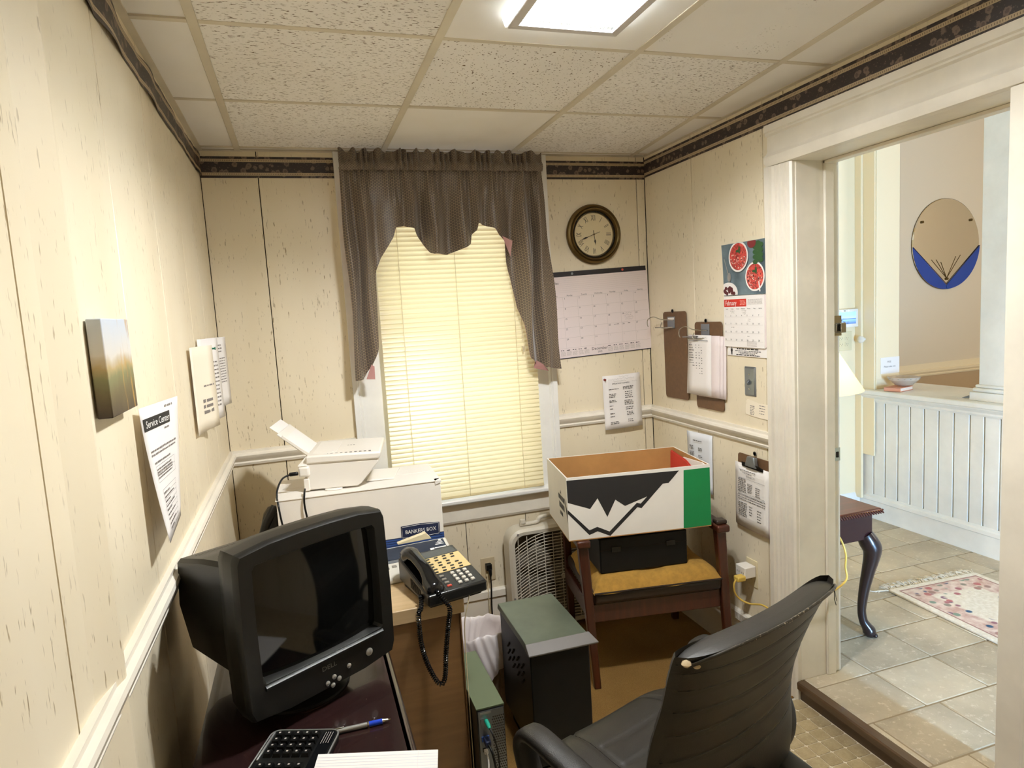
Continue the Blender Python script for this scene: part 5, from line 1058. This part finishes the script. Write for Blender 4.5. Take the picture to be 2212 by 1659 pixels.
bx = root('open_box', 'open white cardboard box with black mountain print and green end', 'box', at(.958, 2.378, .648, -9.3))
w, d, h, th = .607, .376, .258, .005
def wall(name, a0, b0, axis, side):
    pass
fw_ = obj('front_panel', MB().box(0, w, 0, th, 0, h), M['whitebox'], bx); obj('back_panel', MB().box(0, w, d-th, d, 0, h), M['whitebox'], bx)
lw = obj('end_panel', MB().box(0, th, th, d-th, 0, h), M['whitebox'], bx); obj('end_panel', MB().box(w-th, w, th, d-th, 0, h), M['whitebox'], bx)
obj('box_bottom', MB().box(0, w, 0, d, -.004, 0), M['kraft'], bx)
e_ = .0012
obj('kraft_lining', MB().box(th, w-th, th, th+e_, 0, h-.001).box(th, w-th, d-th-e_, d-th, 0, h-.001).box(th, th+e_, th, d-th, 0, h-.001).box(w-th-e_, w-th, th, d-th, 0, h-.001).box(th, w-th, th, d-th, .0, .001), M['kraft'], bx)
TLq, TRq, BLq, BRq = (262, 520), (1475, 405), (305, 1052), (1520, 915)
def inv(px, py):
    u = v = .5
    for _ in range(30):
        X_ = lambda u, v: (TLq[0]*(1-u)*v+TRq[0]*u*v+BLq[0]*(1-u)*(1-v)+BRq[0]*u*(1-v), TLq[1]*(1-u)*v+TRq[1]*u*v+BLq[1]*(1-u)*(1-v)+BRq[1]*u*(1-v))
        a0, a1, a2 = X_(u, v), X_(u+.001, v), X_(u, v+.001); j = [[(a1[0]-a0[0])/.001, (a2[0]-a0[0])/.001], [(a1[1]-a0[1])/.001, (a2[1]-a0[1])/.001]]
        det = j[0][0]*j[1][1]-j[0][1]*j[1][0]; ex, ey = px-a0[0], py-a0[1]; u += (ex*j[1][1]-ey*j[0][1])/det; v += (ey*j[0][0]-ex*j[1][0])/det
    return (min(w, max(0, u*w)), v*h)
def art(name, pts, mat, par):
    n_ = len(pts); q = [inv(*p) for p in pts]; obj(name, MB().add([(x, -.0006, z_) for x, z_ in q], [tuple(range(n_))]), mat, par)
art('mountain_print', [(265, 541), (1210, 457), (1125, 562), (1075, 568), (1000, 657), (947, 675), (762, 755), (678, 702), (617, 848), (528, 690), (470, 780), (283, 728)], M['ink'], fw_)
art('ridge_print', [(947, 675), (1002, 655), (903, 775), (868, 765), (648, 1010), (540, 970), (472, 1002), (284, 822), (282, 788), (472, 962), (535, 932), (640, 972), (862, 728), (895, 735)], M['ink'], fw_)
art('green_panel', [(1249, 455), (1475, 430), (1519, 914), (1277, 945)], M['green'], fw_)
g = MB()
for i, (y0, y1, za, zb) in enumerate(((.05, .16, .135, .16), (.055, .15, .10, .128), (.09, .14, .07, .09))):
    rd = random.Random(i); y = y0
    while y < y1: ww = rd.uniform(.006, .014); g.add([(-.0006, y, za), (-.0006, y+ww, za+.003), (-.0006, y+ww, zb), (-.0006, y, zb-.004)], [(0, 1, 2, 3)]); y += ww+.004
g.add([(-.0006, .105, .165), (-.0006, .125, .165), (-.0006, .115, .182)], [(0, 1, 2)]); obj('end_print', g, M['ink'], lw, kind='stuff')
g = MB().add([(-.0006, .004, .12), (-.0006, .045, .165), (-.0006, .045, .155), (-.0006, .004, .07)], [(0, 1, 2, 3)]); obj('end_graphic', g, M['ink'], lw)
rf = root('red_folder', 'red folder standing inside the open box against its end', 'folder', at(.958, 2.378, .648, -9.3) @ Matrix.Translation((.577, .0, .003)) @ Matrix.Rotation(R(2.2), 4, 'Y')); YZ = fr((0, 0, 0), (0, 1, 0), (0, 0, 1), (1, 0, 0))
obj('folder_cover', MB().prism([(.07, 0), (.366, 0), (.366, .240), (.20, .226), (.07, .190)], 0, .0025), M['redf'], rf, M=YZ); obj('folder_back', MB().prism([(.08, 0), (.366, 0), (.366, .243), (.20, .232), (.08, .2)], .0035, .006), M['redf'], rf, M=YZ)
wf_ = root('paper_sheaf', 'white papers standing behind the red folder in the open box', 'paper', at(.958, 2.378, .648, -9.3) @ Matrix.Translation((.593, .02, .003))); obj('papers', MB().prism([(0, 0), (.22, 0), (.22, .235), (.03, .252), (0, .25)], 0, .006), M['paper'], wf_, M=fr((0, 0, 0), (0, 1, 0), (0, 0, 1), (1, 0, 0)))

# ================================================================== OFFICE CHAIR
o_ = root('office_chair', 'worn black leather office chair turned towards the desk', 'chair', at(.785, 1.28, 0, 18))
rows = [(.40, -.10, .17), (.45, -.125, .225), (.54, -.130, .25), (.62, -.128, .252), (.70, -.138, .245), (.79, -.166, .240), (.875, -.198, .253), (.925, -.222, .265), (.94, -.230, .265)]
def brow(v):
    s = v*(len(rows)-1); i = min(int(s), len(rows)-2); f_ = s-i
    c4 = [rows[max(i-1, 0)], rows[i], rows[i+1], rows[min(i+2, len(rows)-1)]]
    return [.5*((2*c4[1][k])+(c4[2][k]-c4[0][k])*f_+(2*c4[0][k]-5*c4[1][k]+4*c4[2][k]-c4[3][k])*f_**2+(3*c4[1][k]-c4[0][k]-3*c4[2][k]+c4[3][k])*f_**3) for k in range(3)]
seams = [.34, .43, .52, .60, .68, .76]
def bsurf(side):
    def f(u, v):
        z_, yc, hw_ = brow(v); t_ = u*2-1; e = 1-abs(t_)**6; ev = 1-max(0, (v-.9)/.1)**3
        x = hw_*t_; y = yc+.030*t_*t_-.012; th_ = .030*math.sqrt(max(0, e))*math.sqrt(max(0, ev))
        z2 = z_-.018*abs(t_)**5*(1 if v > .95 else 0)
        groove = sum(math.exp(-((v-.025*t_*t_-sv)/.006)**2) for sv in seams)*.0025
        return (x, y-(th_-groove if th_ > .01 else th_) if side < 0 else y+th_-groove*.8*(th_ > .01), z2)
    return f
mbk = MB().grid(bsurf(-1), 36, 130).grid(bsurf(1), 36, 130); obj('backrest', mbk, M['leather'], o_, smooth=80)
sm_ = MB()
for sv in seams: sm_.tube([bsurf(-1)((.03+.94*i/24), sv+.025*((.03+.94*i/24)*2-1)**2) for i in range(25)], .0013, 5)
obj('back_seams', sm_, M['gloss'], o_, kind='stuff')
t = NT('scuffed_leather_edge'); v = t.coord('Object'); t.base(t.mix(t.math('MULTIPLY', t.mask(t.noise(v, 160, 3, .7), .56, .64), t.mask(t.noise(v, 14, 2), .45, .6)), (44, 40, 33), (196, 182, 156))); t.b.inputs['Roughness'].default_value = .4
obj('top_piping', MB().tube([(lambda p: (p[0], p[1]-.004, p[2]))(bsurf(-1)(.02+.96*i/30, .955)) for i in range(31)], .0035, 6), t.m, o_, smooth=60, label='scuffed piping')
obj('torn_corner', MB().lathe([(0, -.007), (.006, -.005), (.010, 0), (.007, .005), (0, .008)], 9, (-.254, -.226, .926)).lathe([(0, -.005), (.005, -.003), (.008, 0), (.005, .004), (0, .005)], 8, (-.238, -.236, .919)), P('exposed_foam', (196, 176, 142), .9), o_, smooth=60, label='torn corner showing pale foam')
obj('loose_thread', MB().tube([(.252, -.222, .925), (.256, -.228, .905), (.252, -.230, .89), (.256, -.232, .875)], .0008, 4).tube([(.252, -.222, .925), (.26, -.226, .91), (.266, -.228, .88)], .0006, 4), M['black'], o_)
def seatf(side):
    def f(u, v):
        t_ = u*2-1; y = -.22+.525*v; hw_ = (.245-.04*max(0, 1-v*3))*(1-.12*max(0, v-.6)/.4)*(1-max(0, (v-.86)/.14)**2*.28); x = hw_*t_
        e = (1-abs(t_)**5)*(1-max(0, (v-.82)/.18)**3)
        z_ = .462+.012*t_*t_-.045*max(0, (v-.72)/.28)**2
        g_ = sum(math.exp(-((abs(t_)-s_)/.012)**2) for s_ in (.58,))*.006+sum(math.exp(-((v-s_)/.010)**2) for s_ in (.25, .4, .55, .70))*.004*(abs(t_) < .56)
        th_ = .038*math.sqrt(max(0, e)); return (x, y, z_+(th_-g_*(th_ > .012) if side > 0 else -th_))
    return f
obj('seat', MB().grid(seatf(1), 48, 60).grid(seatf(-1), 48, 60), M['leather'], o_, smooth=80)
sm_ = MB()
for s_ in (-1, 1): sm_.tube([seatf(1)(.5+.29*s_, .05+.85*i/20) for i in range(21)], .0016, 5)
obj('seat_seams', sm_, M['gloss'], o_, kind='stuff')
def armp(s_):
    pts = [(.300*s_, .115, .40), (.308*s_, .185, .46), (.312*s_, .218, .550), (.312*s_, .205, .594), (.312*s_, .16, .606), (.310*s_, .07, .596), (.302*s_, -.02, .580), (.284*s_, -.075, .555), (.262*s_, -.10, .51), (.245*s_, -.09, .46), (.23*s_, -.05, .40)]
    P_ = catmull(pts, 6); mb = MB(); n_ = 12; rg = []
    for i, p in enumerate(P_):
        t_ = (P_[min(i+1, len(P_)-1)]-P_[max(i-1, 0)]).normalized(); sd = Vector((1, 0, 0)); sd = (sd-t_*sd.dot(t_)).normalized(); up = t_.cross(sd)
        rg.append([p+sd*.030*math.copysign(abs(math.cos(2*PI*k_/n_))**.6, math.cos(2*PI*k_/n_))+up*.016*math.copysign(abs(math.sin(2*PI*k_/n_))**.7, math.sin(2*PI*k_/n_)) for k_ in range(n_)])
    return loft(rg)
t = NT('pebbled_black_armrest'); t.b.inputs['Base Color'].default_value = (*lin((34, 31, 27)), 1); t.b.inputs['Roughness'].default_value = .5; t.bump(t.voro(t.coord('Object'), 500), .4, .001)
for s_ in (-1, 1): obj('arm_rest', armp(s_), t.m, o_, smooth=50)
obj('seat_plate', MB().box(-.15, .15, -.15, .15, .36, .40), M['black'], o_, bevel=.01); obj('back_bracket', MB().tube(catmull([(0, -.05, .37), (0, -.17, .37), (0, -.185, .46), (0, -.175, .56)], 5), .022, 8), M['black'], o_, smooth=60)
obj('gas_column', MB().lathe([(.028, .10), (.028, .25), (.018, .25), (.018, .37)], 20), M['black'], o_, smooth=40)
for i in range(5):
    q = 2*PI*i/5+.3; c_, s_ = math.cos(q), math.sin(q)
    lg_ = obj('base_leg', MB().hexa([(c_*.03-s_*.025, s_*.03+c_*.025, .075), (c_*.03+s_*.025, s_*.03-c_*.025, .075), (c_*.30+s_*.016, s_*.30-c_*.016, .06), (c_*.30-s_*.016, s_*.30+c_*.016, .06), (c_*.03-s_*.025, s_*.03+c_*.025, .115), (c_*.03+s_*.025, s_*.03-c_*.025, .115), (c_*.30+s_*.016, s_*.30-c_*.016, .08), (c_*.30-s_*.016, s_*.30+c_*.016, .08)]), M['black'], o_, bevel=.006)
    w_ = MB(); w_.M = Matrix.Translation((c_*.285, s_*.285, .027)) @ Matrix.Rotation(q, 4, 'Z'); w_.lathe([(.012, -.02), (.026, -.018), (.027, 0), (.026, .018), (.012, .02)], 20, (0, 0, 0), 'Y'); obj('caster', w_, M['black'], lg_, smooth=40)

# ================================================================== HALL THINGS
mr = root('wall_mirror', 'round frameless mirror with cobalt blue lower wedges on the hall wall', 'mirror', fr((4.972, 4.0, 1.905), (1, 0, 0), (0, 0, 1), (0, -1, 0)))
r_ = .357
obj('mirror_glass', MB().lathe([(r_, .006), (r_-.006, .012), (0, .012)], 72), M['mirror'], mr, smooth=20); obj('mirror_back', MB().lathe([(r_, .0), (r_+.0015, .006), (r_-.001, .007), (0, .007)], 72), M['brass'], mr)
def chord(a0, a1, tip, z_):
    pts = [(r_*.997*math.cos(R(a0+(a1-a0)*k_/24)), r_*.997*math.sin(R(a0+(a1-a0)*k_/24))) for k_ in range(25)]; return MB().prism(pts+[tip], z_, z_+.004)
obj('blue_glass', chord(183, 269.4, (-.002, -.325), .0122), M['cobalt'], mr, label='cobalt blue glass wedge'); obj('blue_glass', chord(270.6, 357, (.002, -.325), .0122), M['cobalt'], mr, label='cobalt blue glass wedge')
obj('wedge_edge', MB().tube([(-r_*.995, -.018, .0165), (0, -.318, .0165), (r_*.995, -.018, .0165)], .003, 5), M['navy'], mr)
for x, y in ((-.26, .175), (.255, .185), (.004, -.275)): obj('mirror_clip', MB().cyl((x, y, .012), .010, .010, 14), M['brass'], mr)
g = MB()
for x, y in ((-.16, -.12), (-.11, -.12), (-.06, -.14), (.10, -.10), (.15, -.09)): g.tube([(.004, -.27, .0135), (x, y, .0135)], .0014, 4)
obj('etched_lines', g, M['brass'], mr, kind='stuff')
tb = root('side_table', 'low dark mahogany side table with carved cabriole leg in the hall', 'table', at(1.95, 2.105, HZ))
tw2, td2, th2 = .335, .60, .578
obj('table_top', MB().box(0, tw2, 0, td2, th2-.022, th2), M['mahogany'], tb, bevel=.009, seg=3)
g = MB()
for i in range(26): g.tube([(tw2*i/26+.002, -.002, th2-.006), (tw2*i/26+.012, -.003, th2-.020)], .0038, 5)
for i in range(42): g.tube([(tw2+.001, td2*i/42+.002, th2-.006), (tw2+.002, td2*i/42+.012, th2-.020)], .0038, 5)
obj('rope_edge', g, M['mahogany'], tb, kind='stuff')
obj('table_apron', MB().box(.025, tw2-.035, .022, td2-.022, th2-.135, th2-.022), P('deep_mahogany', (48, 22, 24), .25, coat=.3), tb, bevel=.002)  # apron in a darker mahogany than the table top
def cab(x, y, dx, dy):
    d_ = Vector((dx, dy, 0)).normalized(); pts = [(0, th2-.12, .034), (.016, th2-.15, .040), (.030, th2-.18, .040), (.028, th2-.22, .033), (.014, th2-.29, .026), (-.002, .20, .021), (-.010, .12, .0175), (-.004, .07, .018), (.008, .045, .021), (.018, .026, .027), (.022, .012, .025), (.022, 0, .018)]
    P_ = catmull([(x+d_.x*a, y+d_.y*a, z_) for a, z_, _ in pts], 4); rr = []
    for i in range(len(pts)-1): rr += [pts[i][2]+(pts[i+1][2]-pts[i][2])*k_/4 for k_ in range(4)]
    l_ = obj('cabriole_leg', MB().tube(P_, rr+[pts[-1][2]], 14), P('black_mahogany', (38, 24, 24), .28, coat=.3) if 'black_mahogany' not in bpy.data.materials else bpy.data.materials['black_mahogany'], tb, smooth=60)
    k_ = MB()
    for j in (-1, 0, 1): k_.lathe([(0, -.010), (.009, -.006), (.011, 0), (.009, .006), (0, .010)], 10, (x+d_.x*.040-d_.y*.014*j, y+d_.y*.040+d_.x*.014*j, .010))
    obj('claw', k_, bpy.data.materials['black_mahogany'], l_, smooth=60)
    kn = MB()
    for j in range(5): kn.tube(catmull([(x+d_.x*.045-d_.y*.006*(j-2), y+d_.y*.045+d_.x*.006*(j-2), th2-.145), (x+d_.x*.054-d_.y*.005*(j-2), y+d_.y*.054+d_.x*.005*(j-2), th2-.18), (x+d_.x*.040, y+d_.y*.040, th2-.25)], 4), .004, 5)
    obj('carved_knee', kn, bpy.data.materials['black_mahogany'], l_, smooth=60, kind='stuff')
cab(tw2-.055, .045, .7, -.5); cab(.045, .045, -.3, -.7); cab(tw2-.055, td2-.045, .7, .5); cab(.045, td2-.045, -.3, .7)
SH = NT('cream_lampshade'); dd = SH.n('ShaderNodeBsdfDiffuse'); rr_ = SH.n('ShaderNodeBsdfTranslucent'); dd.inputs[0].default_value = (*lin((244, 230, 180)), 1); rr_.inputs[0].default_value = (*lin((255, 236, 176)), 1); mx = SH.n('ShaderNodeMixShader'); mx.inputs[0].default_value = .5; SH.l(dd.outputs[0], mx.inputs[1]); SH.l(rr_.outputs[0], mx.inputs[2]); SH.l(mx.outputs[0], SH.out.inputs[0])
lp = root('table_lamp', 'lit table lamp with cream conical shade on the mahogany side table', 'lamp', at(2.16, 2.42, HZ+.578))
obj('lamp_base', MB().lathe([(.07, 0), (.07, .012), (.03, .03), (.02, .06), (.045, .14), (.05, .20), (.02, .29), (.010, .32), (.010, .50)], 28), M['brass'], lp, smooth=40)
obj('lamp_shade', MB().lathe([(.245, .485), (.105, .72)], 48, cap=False), SH.m, lp, smooth=60)
obj('lamp_bulb', MB().lathe([(.012, .50), (.03, .55), (.028, .575), (0, .60)], 16), emis('lamp_bulb_glow', (255, 220, 158), 90), lp, smooth=60)
t = NT('floral_rug_pile'); v = t.coord('Object'); sx = t.n('ShaderNodeSeparateXYZ'); t.l(v, sx.inputs[0]); x, y = sx.outputs[0], sx.outputs[1]
ex = t.math('SUBTRACT', .275, t.math('ABSOLUTE', t.math('SUBTRACT', x, .275))); ey = t.math('SUBTRACT', .45, t.math('ABSOLUTE', t.math('ADD', y, .45))); e = t.math('MINIMUM', ex, ey)
e2 = t.math('ADD', e, t.math('MULTIPLY', t.math('SUBTRACT', t.noise(v, 16, 2), .5), .06))
c = t.mix(t.mask(t.noise(v, 60, 3), .35, .65), (226, 216, 198), (240, 232, 218))
pink = t.math('MULTIPLY', t.mask(e2, .145, .125), t.mask(e, .035, .04)); c = t.mix(t.math('MULTIPLY', pink, .85), c, t.ramp(t.noise(v, 26, 4), [(.35, (196, 150, 138)), (.65, (232, 212, 200))]))
fl = t.math('MULTIPLY', t.mask(t.voro(v, 22), .42, .32), t.math('MULTIPLY', t.mask(e2, .175, .16), t.mask(e, .045, .055))); c = t.mix(fl, c, t.ramp(t.voro(v, 22, 'F1', 1), [(.2, (60, 92, 122)), (.5, (196, 118, 116)), (.8, (132, 152, 134))]))
ln = t.math('MULTIPLY', t.mask(e, .032, .034), t.mask(e, .042, .040)); c = t.mix(ln, c, (170, 130, 120)); t.base(c); t.b.inputs['Roughness'].default_value = 1; t.bump(t.noise(v, 300, 2), .7, .006)
rg = root('hall_rug', 'cream floral rug with fringed end on the hall tiles', 'rug', at(2.672, 2.432, HZ+.0005, -3))
obj('rug_pile', MB().prism(rrect(0, .55, -.92, 0, .01, 2), 0, .012), t.m, rg, bevel=.004)
g = MB(); rd = random.Random(4)
for i in range(120):
    x = .55*i/120+rd.uniform(0, .004); L_ = rd.uniform(.04, .075); dx_ = rd.uniform(-.03, .03)
    g.tube([(x, 0, .006), (x+dx_*.4, L_*.4, .006+rd.random()*.008), (x+dx_, L_*.8, .004+rd.random()*.006), (x+dx_+rd.uniform(-.015, .015), L_, .003)], .0014, 4)
for i in range(4): g.tube([(.004*i, -.005, .006), (-.03-.012*i, .02, .004), (-.055-.008*i, .012*i, .003)], .0016, 4)
obj('fringe', g, P('cream_fringe', (236, 228, 212), .9), rg, kind='stuff')
t = NT('panel_screen_picture'); v = t.coord('Object'); sx = t.n('ShaderNodeSeparateXYZ'); t.l(v, sx.inputs[0])
c = t.ramp(t.math('DIVIDE', sx.outputs[1], .08), [(.0, (60, 80, 110)), (.35, (80, 110, 160)), (.62, (120, 160, 220)), (.7, (70, 90, 140)), (.75, (150, 180, 230)), (1, (130, 170, 235))]); pt = t.mask(t.noise(t.coord('Object', (1, 1, 1), (0, 0, .5)), 60, 3), .5, .58)
c = t.mix(t.math('MULTIPLY', pt, t.math('MULTIPLY', t.mask(sx.outputs[0], .09, .05), t.mask(sx.outputs[1], .065, .05))), c, (44, 60, 70)); t.l(c, t.b.inputs['Emission Color']); t.base(c); t.b.inputs['Emission Strength'].default_value = .7
ap = root('alarm_panel', 'white wall control panel with lit blue screen near the hall corner', 'panel', fr((3.305, 3.42, 1.345), (1, 0, 0), (0, 0, 1), (0, -1, 0)))
obj('panel_body', MB().prism(rrect(0, .165, 0, .118, .006), 0, .028), M['white'], ap, bevel=.003); obj('panel_screen', MB().box(.010, .145, .022, .100, .028, .029), t.m, ap)
obj('panel_lens', MB().box(.052, .058, .105, .111, .028, .0295), M['ink'], ap)
for x in (.032, .085): obj('status_light', MB().cyl((x, .108, .028), .004, .0015, 10), emis('green_led', (120, 255, 190), 3), ap)
q = outlet('wall_outlet', 'double ivory outlet below the lit wall panel in the hall', fr((3.375, 3.42, 1.255), (1, 0, 0), (0, 0, 1), (0, -1, 0)), M['ivory'], 1.9, .034, .062)
kn = root('door_stop_knob', 'small white knob on the hall pilaster beside the lit panel', 'knob', fr((3.489, 3.362, 1.262), (0, -1, 0), (0, 0, 1), (-1, 0, 0))); obj('knob_stem', MB().cyl((0, 0, 0), .010, .02, 14), M['white'], kn); obj('knob_head', MB().lathe([(.010, .018), (.022, .022), (.024, .034), (.016, .042), (0, .044)], 20), M['white'], kn, smooth=50)
nc = root('note_card', 'white card with handwriting stuck to the hall pilaster above the ledge', 'card', fr((3.535, 3.28, 1.035), (1, 0, 0), (0, 0, 1), (0, -1, 0))); obj('card', MB().box(0, .155, 0, .105, .0005, .0016), M['paper'], nc)
text('handwriting', 'Please take one', .018, .075, .045, .002, M['grey'], nc, sx=.85); text('handwriting', 'FREE', .016, .07, .075, .002, M['grey'], nc)
bk = root('book', 'small pink-edged book lying on the hall ledge', 'book', at(3.50, 3.10, .939, 14)); obj('page_block', MB().box(.003, .147, .003, .10, .003, .021), M['paper'], bk); obj('cover', MB().box(0, .15, 0, .103, 0, .003).box(0, .15, 0, .103, .021, .024).box(0, .003, 0, .103, 0, .024), P('coral_cover', (222, 158, 132), .5), bk, bevel=.001)
bo = root('glass_bowl', 'cut glass bowl standing on the book on the hall ledge', 'bowl', at(3.60, 3.165, .964)); obj('bowl', MB().lathe([(.03, 0), (.05, .008), (.085, .04), (.092, .058), (.088, .058), (.078, .04), (.045, .014), (0, .010)], 32), P('cut_glass', (236, 226, 214), .15, trans=.6), bo, smooth=15)
g = MB()
for i in range(16): q_ = 2*PI*i/16; g.lathe([(0, -.004), (.006, 0), (0, .004)], 8, (.088*math.cos(q_), .088*math.sin(q_), .05))
obj('cut_facets', g, bpy.data.materials['cut_glass'], bo, kind='stuff')
lf = root('leaflet', 'grey printed leaflet on the hall ledge beside the square column', 'paper', at(3.545, 2.66, .939, 20)); obj('sheet', MB().box(0, .13, 0, .09, 0, .002), M['paper'], lf); obj('leaflet_print', MB().flat([(.01, .01), (.12, .01), (.12, .07), (.01, .07)], .0023), P('blue_grey_print', (120, 132, 150), .7), lf)

# ------------------------------------------------------------------ lettering becomes mesh
bpy.context.view_layer.update(); dg = bpy.context.evaluated_depsgraph_get()
for o in [o for o in COL.objects if o.type == 'FONT']:
    me = bpy.data.meshes.new_from_object(o.evaluated_get(dg)); n = bpy.data.objects.new(o.name, me); COL.objects.link(n)
    n.parent = o.parent; n.matrix_local = o.matrix_local.copy(); nm = o.name
    bpy.data.objects.remove(o); n.name = nm
